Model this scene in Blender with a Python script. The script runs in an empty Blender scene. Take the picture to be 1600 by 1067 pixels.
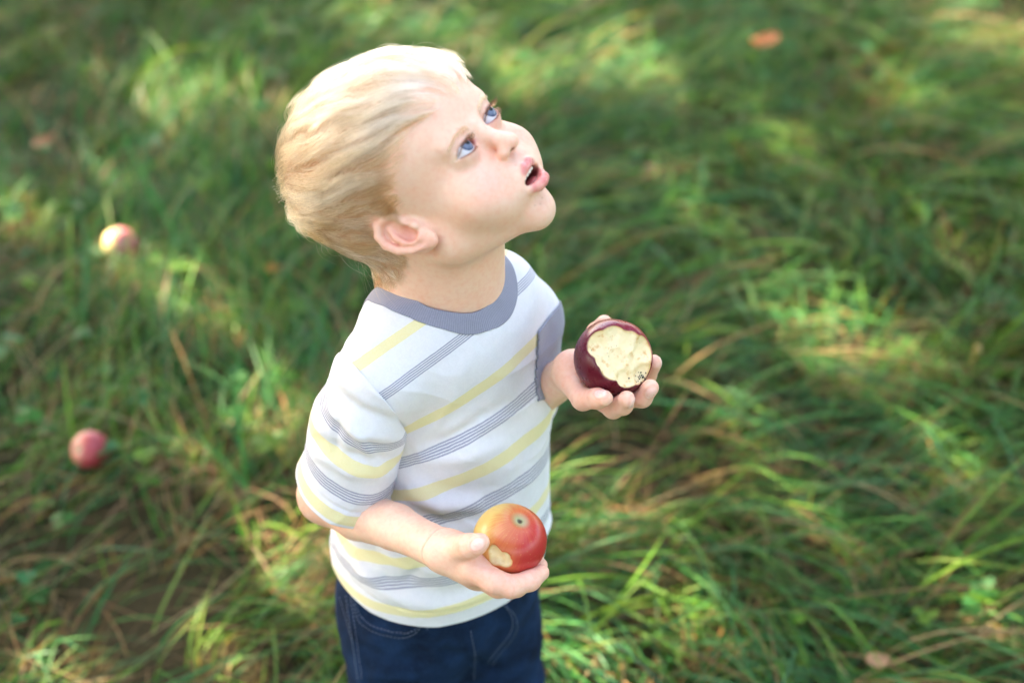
import bpy, bmesh, math, random, os
import numpy as np
from mathutils import Vector, Matrix

rng = np.random.default_rng(11)
random.seed(11)
scene = bpy.context.scene
C = scene.collection
f32 = np.float32

# ------------------------------------------------------------------ camera
PITCH = math.radians(38.0)
CAM = np.array([0.0, 0.0, 1.31])
FPX = 2222.0                                   # 50 mm lens on a 36 mm sensor, 1600 px wide
RIGHT = np.array([1.0, 0.0, 0.0])
VIEW = np.array([0.0, math.cos(PITCH), -math.sin(PITCH)])
UP = np.array([0, 0, 1.0])
UPC = np.array([0.0, math.sin(PITCH), math.cos(PITCH)])

def at(px, py, z):
    """photo pixel + depth in metres -> world point"""
    return CAM + RIGHT*((px-800.0)/FPX*z) - UPC*((py-533.5)/FPX*z) + VIEW*z

def ground(px, py, h=0.0):
    d = RIGHT*((px-800.0)/FPX) - UPC*((py-533.5)/FPX) + VIEW
    t = (h-CAM[2])/d[2]
    return CAM + d*t

def camvec(x, y, z):
    return RIGHT*x - UPC*y + VIEW*z

def project(P):
    q = np.asarray(P)-CAM
    z = q@VIEW
    return 800+FPX*(q@RIGHT)/z, 533.5-FPX*(q@UPC)/z, z

cam_data = bpy.data.cameras.new('camera')
cam = bpy.data.objects.new('camera', cam_data)
C.objects.link(cam)
cam.location = CAM
cam.rotation_euler = (math.pi/2-PITCH, 0, 0)
cam_data.lens = 50.0
cam_data.sensor_width = 36.0
cam_data.clip_start = 0.02
cam_data.clip_end = 500.0
cam_data.dof.use_dof = True
cam_data.dof.focus_distance = 1.075
cam_data.dof.aperture_fstop = 2.9
scene.camera = cam

# ------------------------------------------------------------------ sky, sun, exposure
SUN_EL = math.radians(44.0)
SUN_AZ = math.radians(148.0)                    # from +X, counter-clockwise: from the far left
SUN = np.array([math.cos(SUN_AZ)*math.cos(SUN_EL), math.sin(SUN_AZ)*math.cos(SUN_EL), math.sin(SUN_EL)])
world = bpy.data.worlds.new('World')
scene.world = world
world.use_nodes = True
wn = world.node_tree
sky = wn.nodes.new('ShaderNodeTexSky')
sky.sky_type = 'NISHITA'
sky.sun_disc = False
sky.sun_elevation = SUN_EL
sky.sun_rotation = math.pi/2-SUN_AZ
sky.dust_density = 3.0
sky.air_density = 1.0
sky.ozone_density = 1.0
bg = wn.nodes['Background']
bg.inputs['Strength'].default_value = 0.15
wn.links.new(sky.outputs[0], bg.inputs['Color'])

sun_data = bpy.data.lights.new('sun', 'SUN')
sun_data.energy = 5.0
sun_data.angle = math.radians(0.53)
sun_data.color = (1.0, 0.90, 0.74)
sun = bpy.data.objects.new('sun', sun_data)
C.objects.link(sun)
sun.location = tuple(SUN*6)
sun.rotation_euler = Vector(tuple(-SUN)).to_track_quat('-Z', 'Y').to_euler()

vs = scene.view_settings
vs.view_transform = 'Standard'
vs.look = 'None'
vs.gamma = 1.0
vs.use_curve_mapping = False
vs.exposure = 3.22
vs.use_white_balance = True
vs.white_balance_temperature = 7600
vs.white_balance_tint = 14
scene.cycles.use_denoising = True
scene.cycles.max_bounces = 10
scene.cycles.transparent_max_bounces = 8
scene.cycles.caustics_reflective = False
scene.cycles.caustics_refractive = False
scene.cycles.sample_clamp_indirect = 6.0

DEV = os.environ.get('SCENE_DEV', '')

# ------------------------------------------------------------------ material helpers
def new_mat(name):
    m = bpy.data.materials.new(name)
    m.use_nodes = True
    nt = m.node_tree
    return m, nt, nt.nodes['Principled BSDF']

class NB:
    """terse node building"""
    def __init__(s, nt): s.nt = nt
    def n(s, t, **kw):
        node = s.nt.nodes.new(t)
        for k, v in kw.items():
            if k.startswith('i_'):
                key = k[2:]
                node.inputs[int(key) if key.isdigit() else key].default_value = v
            else:
                setattr(node, k, v)
        return node
    def l(s, a, b): s.nt.links.new(a, b)
    def math(s, op, a, b=None, c=None):
        n = s.n('ShaderNodeMath', operation=op)
        for i, v in enumerate((a, b, c)):
            if v is None: continue
            if isinstance(v, (int, float)): n.inputs[i].default_value = v
            else: s.l(v, n.inputs[i])
        return n.outputs[0]
    def mix(s, f, a, b, blend='MIX'):
        n = s.n('ShaderNodeMix', data_type='RGBA', blend_type=blend)
        for sock, v in ((n.inputs[0], f), (n.inputs[6], a), (n.inputs[7], b)):
            if isinstance(v, (int, float)): sock.default_value = v
            elif isinstance(v, tuple): sock.default_value = v if len(v) == 4 else v+(1,)
            else: s.l(v, sock)
        return n.outputs[2]
    def noise(s, scale, detail=3, rough=.5, vec=None, dim='3D'):
        n = s.n('ShaderNodeTexNoise', noise_dimensions=dim)
        n.inputs['Scale'].default_value = scale
        n.inputs['Detail'].default_value = detail
        n.inputs['Roughness'].default_value = rough
        if vec is not None: s.l(vec, n.inputs['Vector'])
        return n.outputs['Fac']
    def ramp(s, fac, stops, interp='LINEAR'):
        n = s.n('ShaderNodeValToRGB')
        cr = n.color_ramp
        cr.interpolation = interp
        while len(cr.elements) < len(stops): cr.elements.new(.5)
        for e, (p, c) in zip(cr.elements, stops):
            e.position = p
            e.color = c if len(c) == 4 else tuple(c)+(1,)
        s.l(fac, n.inputs[0])
        return n.outputs[0]
    def attr(s, name):
        return s.n('ShaderNodeAttribute', attribute_name=name)
    def bump(s, height, strength, dist, bsdf):
        n = s.n('ShaderNodeBump')
        n.inputs['Strength'].default_value = strength
        n.inputs['Distance'].default_value = dist
        s.l(height, n.inputs['Height'])
        s.l(n.outputs[0], bsdf.inputs['Normal'])
        return n
    def obj(s):
        return s.n('ShaderNodeTexCoord').outputs['Object']

def link(name, mesh, mat, parent=None, label=None, category=None, group=None, kind=None):
    o = bpy.data.objects.new(name, mesh)
    C.objects.link(o)
    if mat is not None:
        mesh.materials.clear(); mesh.materials.append(mat)
    if parent is not None: o.parent = parent
    if label: o['label'] = label
    if category: o['category'] = category
    if group: o['group'] = group
    if kind: o['kind'] = kind
    return o

def mesh_from(name, V, F, smooth=True):
    """V (n,3); F either list of faces or (m,k) int array"""
    me = bpy.data.meshes.new(name)
    F = np.asarray(F) if not isinstance(F, list) else F
    if isinstance(F, np.ndarray):
        n, m, k = len(V), len(F), F.shape[1]
        me.vertices.add(n); me.loops.add(m*k); me.polygons.add(m)
        me.vertices.foreach_set('co', np.asarray(V, f32).ravel())
        me.loops.foreach_set('vertex_index', F.astype(np.int32).ravel())
        me.polygons.foreach_set('loop_start', np.arange(0, m*k, k, dtype=np.int32))
        me.polygons.foreach_set('use_smooth', np.full(m, smooth))
        me.update(calc_edges=True)
    else:
        me.from_pydata([tuple(v) for v in V], [], F)
        me.polygons.foreach_set('use_smooth', np.full(len(me.polygons), smooth))
        me.update()
    return me

def set_float(me, name, vals):
    a = me.attributes.new(name, 'FLOAT', 'POINT')
    a.data.foreach_set('value', np.asarray(vals, f32))

def set_color(me, name, cols):
    a = me.attributes.new(name, 'FLOAT_COLOR', 'POINT')
    c = np.ones((len(cols), 4), f32); c[:, :3] = cols
    a.data.foreach_set('color', c.ravel())

# smooth value noise in numpy, for modelling wrinkles and flow fields
def vnoise(P, scale, seed=0):
    P = np.asarray(P, np.float64)*scale + seed*17.13
    i = np.floor(P).astype(np.int64); f = P-i
    f = f*f*f*(f*(f*6-15)+10)
    def hsh(a, b, c):
        h = (a*374761393 + b*668265263 + c*2147483647 + seed*974711) & 0xffffffff
        h = ((h ^ (h >> 13))*1274126177) & 0xffffffff
        return ((h ^ (h >> 16)) & 0xffff)/32767.5-1
    out = 0
    for dx in (0, 1):
        for dy in (0, 1):
            for dz in (0, 1):
                w = (f[:, 0] if dx else 1-f[:, 0])*(f[:, 1] if dy else 1-f[:, 1])*(f[:, 2] if dz else 1-f[:, 2])
                out = out+w*hsh(i[:, 0]+dx, i[:, 1]+dy, i[:, 2]+dz)
    return out

# ------------------------------------------------------------------ implicit modelling toolkit
def smin(a, b, k):
    if k <= 0: return np.minimum(a, b)
    h = np.maximum(k-np.abs(a-b), 0)/k
    return np.minimum(a, b)-h*h*k*.25
def smax(a, b, k): return -smin(-a, -b, k)

class Frame:
    def __init__(s, O, X, Y, Z, unit=1.0, mirror=False):
        s.O = np.asarray(O, float); s.R = np.stack([X, Y, Z], 1); s.u = unit; s.mirror = mirror
    def to(s, P):
        q = (P-s.O)@s.R/s.u
        return q.astype(f32)
    def back(s, q): return s.O+(np.asarray(q, float)*s.u)@s.R.T
WORLD = Frame((0, 0, 0), (1, 0, 0), (0, 1, 0), (0, 0, 1))

class Sdf:
    def __init__(s): s.ops = []; s.frames = []
    def op(s, fr, fn, c, R, k, sub=False, mirror=False):
        s.ops.append((fr, fn, np.asarray(c, float), R, k, sub, mirror))
    # primitives, in the frame's units
    def ell(s, fr, c, r, k, sub=False, mirror=False, rot=None):
        c = np.asarray(c, f32); r = np.asarray(r, f32)*np.ones(3, f32)
        M = None if rot is None else np.asarray(rot, f32)
        def fn(q):
            p = q-c
            if M is not None: p = p@M
            a = p/r; k0 = np.sqrt((a*a).sum(1)); b = a/r; k1 = np.sqrt((b*b).sum(1))+1e-9
            return np.where(k0 < .05, -r.min(), k0*(k0-1)/k1)
        s.op(fr, fn, c, float(r.max()), k, sub, mirror)
    def cap(s, fr, a, b, ra, rb, k, sub=False, mirror=False):
        a = np.asarray(a, f32); b = np.asarray(b, f32); ba = b-a; L = float(ba@ba)+1e-12
        def fn(q):
            p = q-a
            t = np.clip(p@ba/L, 0, 1)
            w = p-t[:, None]*ba
            return np.sqrt((w*w).sum(1))-(ra+(rb-ra)*t)
        s.op(fr, fn, (a+b)/2, float(np.sqrt(L)/2+max(ra, rb)), k, sub, mirror)
    def chain(s, fr, pts, rs, k, k0=None, sub=False, mirror=False):
        """one op: hard union of a chain of tapered capsules, blended once"""
        pts = np.asarray(pts, f32)
        rs = np.asarray(rs, f32)*np.ones(len(pts), f32)
        kk = k if k0 is None else k0
        def fn(q):
            d = None
            for a, b, ra, rb in zip(pts[:-1], pts[1:], rs[:-1], rs[1:]):
                ba = b-a; L = float(ba@ba)+1e-12
                p = q-a; t = np.clip(p@ba/L, 0, 1); w = p-t[:, None]*ba
                e = np.sqrt((w*w).sum(1))-(ra+(rb-ra)*t)
                d = e if d is None else smin(d, e, kk)
            return d
        c = (pts.max(0)+pts.min(0))/2
        s.op(fr, fn, c, float(np.linalg.norm(pts-c, axis=1).max()+rs.max()), k, sub, mirror)
    def eval(s, P, sel=None):
        P = np.asarray(P, np.float64)
        d = np.full(len(P), 1.0, f32); cache = {}
        for i, (fr, fn, c, R, k, sub, mir) in enumerate(s.ops):
            if sel is not None and not sel[i]: continue
            key = (id(fr), mir)
            if key not in cache:
                q = fr.to(P)
                if mir: q[:, 0] = np.abs(q[:, 0])
                cache[key] = q
            e = fn(cache[key])*f32(fr.u)
            d = smax(d, -e, k*fr.u) if sub else smin(d, e, k*fr.u)
        return d
    def mesh(s, lo, hi, h, B=20, pad=.004):
        lo = np.asarray(lo, float); n = np.ceil((np.asarray(hi)-lo)/h/B).astype(int)
        shp = n*B
        bi = np.stack(np.meshgrid(*[np.arange(k) for k in n], indexing='ij'), -1).reshape(-1, 3)
        cen = lo+(bi*B+(B-1)/2)*h
        d0 = s.eval(cen)
        hd = B*h*.87
        D = np.repeat(np.repeat(np.repeat(np.where(d0 < 0, -1, 1).astype(f32).reshape(n), B, 0), B, 1), B, 2)
        act = np.nonzero(np.abs(d0) < hd*1.35+pad)[0]
        off = np.stack(np.meshgrid(*[np.arange(B)]*3, indexing='ij'), -1).reshape(-1, 3)*h
        oc = []
        for fr, fn, c, R, k, sub, mir in s.ops:
            cs = [fr.back(c)]
            if mir: cs.append(fr.back(c*np.array([-1, 1, 1])))
            oc.append((cs, R*fr.u+k*fr.u))
        for a in act:
            sel = [min(np.linalg.norm(cen[a]-q) for q in cs)-R < hd+.012 for cs, R in oc]
            if not any(sel): continue
            P = lo+bi[a]*B*h+off
            i, j, k = bi[a]*B
            D[i:i+B, j:j+B, k:k+B] = s.eval(P, sel).reshape(B, B, B)
        return surface_nets(D, lo, h)

def surface_nets(D, lo, h):
    S = D < 0
    s8 = S.view(np.uint8)
    cnt = np.zeros(np.array(D.shape)-1, np.uint8)
    nx, ny, nz = cnt.shape
    for a in (0, 1):
        for b in (0, 1):
            for c in (0, 1): cnt += s8[a:a+nx, b:b+ny, c:c+nz]
    I = np.argwhere((cnt > 0) & (cnt < 8))
    del cnt
    ids = np.full((nx, ny, nz), -1, np.int32)
    ids[I[:, 0], I[:, 1], I[:, 2]] = np.arange(len(I))
    acc = np.zeros((len(I), 3)); m = np.zeros(len(I))
    cor = [(a, b, c) for a in (0, 1) for b in (0, 1) for c in (0, 1)]
    val = {c: D[I[:, 0]+c[0], I[:, 1]+c[1], I[:, 2]+c[2]] for c in cor}
    for c in cor:
        for ax in range(3):
            if c[ax]: continue
            e = list(c); e[ax] = 1
            a, b = val[c], val[tuple(e)]
            x = (a < 0) != (b < 0)
            t = np.where(x, a/np.where(x, a-b, 1), 0)
            p = np.tile(np.array(c, float), (len(I), 1)); p[:, ax] = t
            acc += p*x[:, None]; m += x
    V = lo+(I+acc/m[:, None])*h
    F = []
    for ax in range(3):
        u, w = (ax+1) % 3, (ax+2) % 3
        sl0 = [slice(None)]*3; sl1 = [slice(None)]*3
        sl0[ax] = slice(0, -1); sl1[ax] = slice(1, None)
        X = np.argwhere(S[tuple(sl0)] != S[tuple(sl1)])
        ok = (X[:, u] > 0) & (X[:, w] > 0) & (X[:, u] < D.shape[u]-1) & (X[:, w] < D.shape[w]-1)
        X = X[ok]
        inside = S[X[:, 0], X[:, 1], X[:, 2]]
        q = []
        for du, dw in ((-1, -1), (0, -1), (0, 0), (-1, 0)):
            Y = X.copy(); Y[:, u] += du; Y[:, w] += dw
            q.append(ids[Y[:, 0], Y[:, 1], Y[:, 2]])
        q = np.stack(q, 1)
        q[~inside] = q[~inside][:, ::-1]
        F.append(q)
    return V, np.concatenate(F)

def smooth_verts(V, F, it=1, lam=.5, w=None):
    V = V.copy(); n = len(V)
    E = np.concatenate([F[:, [0, 1]], F[:, [1, 2]], F[:, [2, 3]], F[:, [3, 0]]])
    deg = np.bincount(E[:, 0], minlength=n)+np.bincount(E[:, 1], minlength=n)
    for _ in range(it):
        for l in (lam, -lam*1.03):
            A = np.zeros((n, 3))
            for ax in range(3):
                A[:, ax] = np.bincount(E[:, 0], V[E[:, 1], ax], n)+np.bincount(E[:, 1], V[E[:, 0], ax], n)
            A /= np.maximum(deg, 1)[:, None]
            V += (A-V)*l*(1 if w is None else w[:, None])
    return V

def sstep(a, b, x):
    t = np.clip((x-a)/(b-a), 0, 1); return t*t*(3-2*t)
def unit(v): v = np.asarray(v, float); return v/np.linalg.norm(v)

# ================================================================== the child
def atf(px, py, fwd):
    """photo pixel at a horizontal distance fwd from the camera"""
    y = (py-533.5)/FPX
    return at(px, py, fwd/(math.cos(PITCH)-y*math.sin(PITCH)))

# --- head frame: x to the child's left, y forward, z up, in units of UN metres per head-cm
UN = .01*.875
HO = at(739, 214, 1.0)
HL = unit((0.3839, 0.9142, 0.1297)); HF = unit((0.6042, -0.3549, 0.7134))
HF = unit(HF-HL*(HF@HL)); HU = np.cross(HL, HF)
HU = -HU if HU[2] < 0 else HU
HEAD = Frame(HO, HL, HF, HU, UN)

# --- joints
NECK = atf(697, 440, .905)
RS = atf(597, 587, .852); RE = atf(513, 772, .862); RW = at(694, 860, 1.085)
LS = atf(812, 495, .955); LE = atf(800, 640, .985); LW = at(896, 580, 1.135)
APPLE1 = at(797, 842, 1.085); APPLE1_R = 57.5/FPX*1.085
APPLE2 = at(957, 560, 1.10); APPLE2_R = 61.5/FPX*1.10
if DEV: 
    print('upper arm', np.linalg.norm(RE-RS), 'fore', np.linalg.norm(RW-RE), 'L', np.linalg.norm(LE-LS), np.linalg.norm(LW-LE), 'shoulders', np.linalg.norm(RS-LS))
    print('heights', RS[2], RE[2], RW[2], LS[2], LE[2], LW[2], NECK[2], HO[2], 'apples', APPLE1_R, APPLE2_R)

body = Sdf()
H = HEAD
# skull and face masses
body.ell(H, (0, -8.2, 3.3), (7.4, 9.3, 7.2), 0)
body.ell(H, (0, -4.6, 3.3), (6.1, 5.9, 5.0), 2.0)
body.ell(H, (0, -11.6, 3.7), (6.6, 6.6, 6.4), 2.5)
body.ell(H, (0, -11.5, .5), (6.2, 6.0, 5.2), 2.0)
body.ell(H, (0, -4.2, -2.6), (5.4, 5.1, 5.2), 2.2)
body.cap(H, (0, -1.3, -7.3), (4.3, -5.8, -4.9), 1.85, 1.9, 1.8, mirror=True)
body.ell(H, (3.05, -1.15, -3.6), (2.4, 2.1, 2.2), 1.7, mirror=True)       # full cheeks
body.ell(H, (1.9, -.9, -5.0), (1.8, 1.9, 1.8), 1.4, mirror=True)
body.ell(H, (0, -.75, -8.15), (1.6, 1.35, 1.4), 1.2)                      # chin
body.ell(H, (0, .7, -4.7), (2.1, 1.25, 1.9), 1.2)                        # muzzle
body.ell(H, (2.3, .25, 1.5), (1.6, .6, .8), 1.2, mirror=True)           # brow
N_SKULL = len(body.ops)
# sockets, lids
body.ell(H, (2.35, 1.95, -.1), (1.4, .7, .8), 1.0, sub=True, mirror=True)
body.ell(H, (1.0, 1.8, -.1), (.4, .45, .7), .6, sub=True, mirror=True)
EYE_C = np.array([2.35, .05, 0.0]); EYE_R = 1.17
body.ell(H, EYE_C, 1.33, .5, mirror=True)
# nose
body.chain(H, [(0, .9, .6), (0, 1.25, -.6), (0, 2.0, -1.65), (0, 2.5, -2.1)], [.62, .6, .64, .70], .7, .3)
body.ell(H, (.74, 1.85, -2.42), (.48, .60, .45), .55, mirror=True)
body.ell(H, (.52, 2.36, -2.72), (.20, .40, .26), .08, sub=True, mirror=True)
body.cap(H, (0, 2.1, -3.3), (0, 2.25, -4.0), .13, .16, .3, sub=True)     # philtrum
# lips and mouth
UL = np.array([(1.66, .75, -5.25), (1.1, 1.5, -4.75), (.45, 1.92, -4.45), (0, 1.94, -4.55)])
LLP = np.array([(1.64, .7, -5.4), (1.1, 1.4, -5.98), (.55, 1.80, -6.28), (0, 1.95, -6.34)])
body.chain(H, UL, [.17, .29, .35, .33], .32, .15, mirror=True)
body.chain(H, LLP, [.19, .35, .45, .47], .34, .2, mirror=True)
body.ell(H, (0, 1.3, -5.38), (1.34, 1.7, .50), .2, sub=True)
body.cap(H, (0, 1.35, -7.05), (.9, 1.0, -6.95), .16, .1, .5, sub=True, mirror=True)
# eye opening: an almond cut through the lid
def almond(q):
    x = q[:, 0]-EYE_C[0]; z = q[:, 2]-EYE_C[2]-.05-.10*x*.6
    w, hu, hl = 1.26, .58, .40
    Ru = (w*w+hu*hu)/(2*hu); Rl = (w*w+hl*hl)/(2*hl)
    d = np.maximum(np.hypot(x, z-(hu-Ru))-Ru, np.hypot(x, z-(Rl-hl))-Rl)
    return np.maximum(d, EYE_C[1]+.25-q[:, 1]).astype(f32)
body.op(H, almond, EYE_C+np.array([0, 1, 0]), 1.7, .10, sub=True, mirror=True)
# crease over the upper lid
body.chain(H, [(1.25, .95, .35), (1.8, 1.30, .85), (2.5, 1.32, .95), (3.3, .85, .6)], [.05, .09, .09, .05], .25, .1, sub=True, mirror=True)

# ears, built in their own tilted plane
_t = math.radians(33); _f = math.radians(27)
e_u = np.array([0, -math.sin(_t), math.cos(_t)]); e_f = np.array([0, math.cos(_t), math.sin(_t)])
e_b = -e_f*math.cos(_f)+np.array([1, 0, 0])*math.sin(_f); e_n = np.cross(e_u, e_b); e_n = e_n if e_n[0] > 0 else -e_n
EC = np.array([6.3, -5.5, -1.1])
def ear(a, b, c=0): return EC+e_u*a+e_b*b+e_n*c
ERM = np.stack([e_u, e_b, e_n], 1)
body.ell(H, ear(.15, 1.35, -.25), (2.45, 1.4, .32), .5, mirror=True, rot=ERM)
body.ell(H, ear(.0, .6, -.55), (1.7, .9, .8), .5, mirror=True, rot=ERM)
body.ell(H, ear(-1.75, .85, -.02), (.85, .75, .36), .35, mirror=True, rot=ERM)
body.ell(H, ear(.35, 1.55, .45), (1.75, .98, .55), .25, sub=True, mirror=True, rot=ERM)
body.chain(H, [ear(.25, .55, -.1), ear(.7, .2, .12), ear(1.5, .12, .2), ear(2.25, .6, .22), ear(2.55, 1.35, .2), ear(2.25, 2.15, .2),
               ear(1.4, 2.65, .2), ear(.3, 2.65, .2), ear(-.8, 2.2, .16), ear(-1.6, 1.5, .1)],
           [.2, .26, .3, .34, .36, .37, .36, .34, .32, .3], .22, .12, mirror=True)
body.chain(H, [ear(1.5, 1.35, .0), ear(.8, 1.75, .12), ear(0, 1.8, .18), ear(-.7, 1.45, .2), ear(-1.05, .95, .2)], [.24, .3, .32, .32, .34], .25, .12, mirror=True)
body.ell(H, ear(-.15, .95, .25), (.8, .62, .62), .22, sub=True, mirror=True, rot=ERM)
body.ell(H, ear(-.35, .12, .15), (.48, .34, .36), .2, mirror=True, rot=ERM)

# neck and trunk (metres)
W = WORLD
N_NECK = len(body.ops)
nk_top = HEAD.back((0, -8.2, -3.6))
body.cap(W, nk_top, NECK+np.array([0, 0, -.005]), .043, .046, .022)
body.cap(W, HEAD.back((0, -9.8, -3.2)), NECK+np.array([-.012, .012, -.01]), .038, .044, .02)
CHEST = atf(706, 580, .925); BELLY = atf(700, 760, .905)
body.cap(W, CHEST, BELLY, .048, .06, .02)
body.cap(W, NECK+np.array([0, 0, -.03]), CHEST, .040, .048, .015)
body.cap(W, NECK+np.array([0, 0, -.06]), RS, .026, .026, .01)
body.cap(W, NECK+np.array([0, 0, -.06]), LS, .026, .025, .01)
# arms
def lerp(a, b, t): return a+(b-a)*t
body.chain(W, [RS, lerp(RS, RE, .5), RE], [.027, .0285, .0255], .01, .004)
fw = unit(RW-RE)
body.chain(W, [RE, lerp(RE, RW, .28)+np.array([0, 0, -.006]), lerp(RE, RW, .6), lerp(RE, RW, .88), RW], [.0234, .0210, .0182, .0152, .0144], .008, .004)
body.chain(W, [LS, lerp(LS, LE, .5), LE, lerp(LE, LW, .4), LW], [.025, .027, .023, .0195, .0152], .01, .004)

# hands. Fingers run under and round the apples.
def hug(c, r, pts, clear):
    """push points out to at least r+clear from an apple centre"""
    out = []
    for p, cl in zip(pts, clear):
        v = p-c; d = np.linalg.norm(v)
        out.append(c+v/d*max(d, r+cl) if d < r+cl else p)
    return np.array(out)
NAILS, JOINTS = [], []
def finger(pts, rs, apple, ar, k=.006, nail=None):
    pts = hug(apple, ar, pts, [x*.93 for x in rs])
    rs = [x*.93 for x in rs]
    body.chain(W, pts, rs, k, .0035)
    for i in range(1, len(pts)-1): JOINTS.append((pts[i], unit(pts[i+1]-pts[i-1]), rs[i]))
    if nail is not None: NAILS.append((pts[-1], pts[-1]-pts[-2], np.asarray(nail, float), rs[-1]))
    return pts
# right hand: palm up, thumb on the near side
a1, r1 = APPLE1, APPLE1_R
palm = [at(712, 866, 1.083), at(738, 884, 1.078), at(742, 890, 1.105), at(722, 876, 1.108)]
body.chain(W, [RW, palm[0], palm[1]], [.0145, .0160, .0130], .008, .006)
body.chain(W, [RW, palm[3], palm[2]], [.0140, .0150, .0125], .008, .006)
body.cap(W, palm[1], at(752, 894, 1.10), .0125, .0125, .012)
# thumb
finger([at(716, 857, 1.070), at(734, 853, 1.052), at(745, 850, 1.046), at(752, 846, 1.043)], [.0118, .0098, .0080, .0066], a1, r1, .007, nail=camvec(.3, -.25, -.9))
# index .. little
finger([at(742, 886, 1.068), at(772, 908, 1.062), at(798, 916, 1.064), at(826, 902, 1.072), at(838, 886, 1.082)], [.0108, .0098, .0092, .0082, .0068], a1, r1, .005)
finger([at(746, 894, 1.088), at(778, 914, 1.084), at(806, 915, 1.086), at(834, 900, 1.094), at(843, 883, 1.102)], [.0104, .0094, .0088, .0080, .0068], a1, r1, .005)
finger([at(748, 892, 1.105), at(778, 905, 1.108), at(806, 905, 1.113), at(830, 890, 1.12), at(838, 872, 1.124)], [.0108, .009, .0084, .0076, .0066], a1, r1, .007)
finger([at(744, 884, 1.120), at(772, 888, 1.128), at(795, 884, 1.133), at(812, 870, 1.135)], [.0098, .0082, .0074, .0062], a1, r1, .007)
# left hand: palm up under the bitten apple, little finger on the near side
a2, r2 = APPLE2, APPLE2_R
body.chain(W, [LW, at(915, 588, 1.135), at(938, 602, 1.128)], [.0152, .0155, .0130], .008, .006)
body.chain(W, [LW, at(918, 578, 1.155), at(945, 588, 1.155)], [.0145, .0145, .0130], .008, .006)
body.cap(W, at(938, 600, 1.13), at(948, 590, 1.152), .0125, .0125, .01)
finger([at(905, 592, 1.118), at(922, 608, 1.098), at(935, 618, 1.082), at(944, 622, 1.072)], [.0118, .0092, .0082, .0068], a2, r2, .008, nail=camvec(.15, -.35, -.9))
finger([at(938, 606, 1.122), at(958, 622, 1.104), at(972, 628, 1.088), at(979, 624, 1.076)], [.0112, .0088, .0082, .0072], a2, r2, .008, nail=camvec(.25, -.3, -.9))
finger([at(945, 603, 1.135), at(975, 618, 1.118), at(998, 614, 1.102), at(1011, 602, 1.092)], [.0112, .0088, .0082, .0072], a2, r2, .008, nail=camvec(.35, -.4, -.8))
finger([at(948, 590, 1.152), at(985, 600, 1.148), at(1010, 586, 1.135), at(1022, 567, 1.12)], [.0112, .0088, .0082, .0070], a2, r2, .008, nail=camvec(.4, -.5, -.7))
finger([at(918, 574, 1.158), at(922, 545, 1.165), at(932, 520, 1.155), at(944, 505, 1.142)], [.0125, .01, .0088, .0072], a2, r2, .009)

HB = .0010 if not DEV or 'f' in DEV else .0014
lo = np.array([-.20, .70, .42]); hi = np.array([.13, 1.06, .955])
V, F = body.mesh(lo, hi, HB)
V = smooth_verts(V, F, 2)
if DEV: print('body', len(V), V.min(0), V.max(0))

# ---- skin colouring: lips, flush, nails, stain specks, and shade painted in nostrils and creases
Q = HEAD.to(V); QA = Q.copy(); QA[:, 0] = np.abs(QA[:, 0])
def chain_d(q, pts, rs):
    d = np.full(len(q), 9., f32)
    pts = np.asarray(pts, f32); rs = np.asarray(rs, f32)
    for a, b, ra, rb in zip(pts[:-1], pts[1:], rs[:-1], rs[1:]):
        ba = b-a; t = np.clip((q-a)@ba/(ba@ba), 0, 1)
        d = np.minimum(d, np.linalg.norm(q-a-t[:, None]*ba, axis=1)-(ra+(rb-ra)*t))
    return d
def blob(q, c, r): 
    e = (q-np.asarray(c, f32))/np.asarray(r, f32); return np.exp(-(e*e).sum(1))
SKIN = np.array([.86, .565, .415])
col = np.tile(SKIN, (len(V), 1))
def tint(w, c):
    global col
    col = col*(1-w[:, None])+np.asarray(c)*w[:, None]
nf = vnoise(V, 90, 3)*.5+vnoise(V, 300, 5)*.5
tint(np.clip(blob(QA, (3.3, .6, -3.0), (1.9, 2.2, 1.6))*.42+nf*.03, 0, 1), (.74, .33, .25))
tint(blob(QA, (.4, 2.2, -2.6), (.9, .9, .8))*.35, (.72, .34, .27))
tint(sstep(1.3, 1.05, np.linalg.norm((QA-np.array([.52, 2.36, -2.72], f32))/np.array([.20, .40, .26], f32), axis=1))*.85, (.22, .05, .04))  # dark of the nostril hollow put into the skin colour
tint(blob(QA, (0, .8, -7.2), (1.3, 1.5, 1.0))*.25, (.72, .36, .28))
tint(blob(QA, EYE_C+np.array([0, 1., -.75]), (1.3, 1.2, .5))*.35, (.62, .36, .33))
ear_w = sstep(.2, .8, (QA-EC.astype(f32))@e_b.astype(f32))*sstep(3.4, 2.8, np.linalg.norm(QA-ear(.2, 1.3), axis=1))
tint(ear_w*.40, (.76, .36, .27))
tint(blob(QA, ear(0, 1.0, -.1), (1.1, 1.1, 1.1))*.35, (.66, .24, .19))
lipd = np.minimum(chain_d(QA, UL, [.15, .26, .33, .31]), chain_d(QA, LLP, [.15, .31, .42, .44]))
lip_w = sstep(.17, .05, lipd+nf*.03)
tint(lip_w*.85, (.66, .21, .20))
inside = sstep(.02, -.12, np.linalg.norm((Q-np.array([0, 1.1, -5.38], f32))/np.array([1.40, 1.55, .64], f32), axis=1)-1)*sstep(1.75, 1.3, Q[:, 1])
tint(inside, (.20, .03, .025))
rim = sstep(.22, .05, np.abs(almond(QA)))*sstep(1.6, 1.35, np.linalg.norm(QA-EYE_C, axis=1))*(QA[:, 1] > .6)
tint(rim*.75, (.34, .12, .10))  # lid line painted dark, for lashes and lid shade
tint(blob(QA, EYE_C+np.array([-1.22, .7, -.08]), (.22, .5, .2))*.8, (.62, .2, .18))
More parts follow.
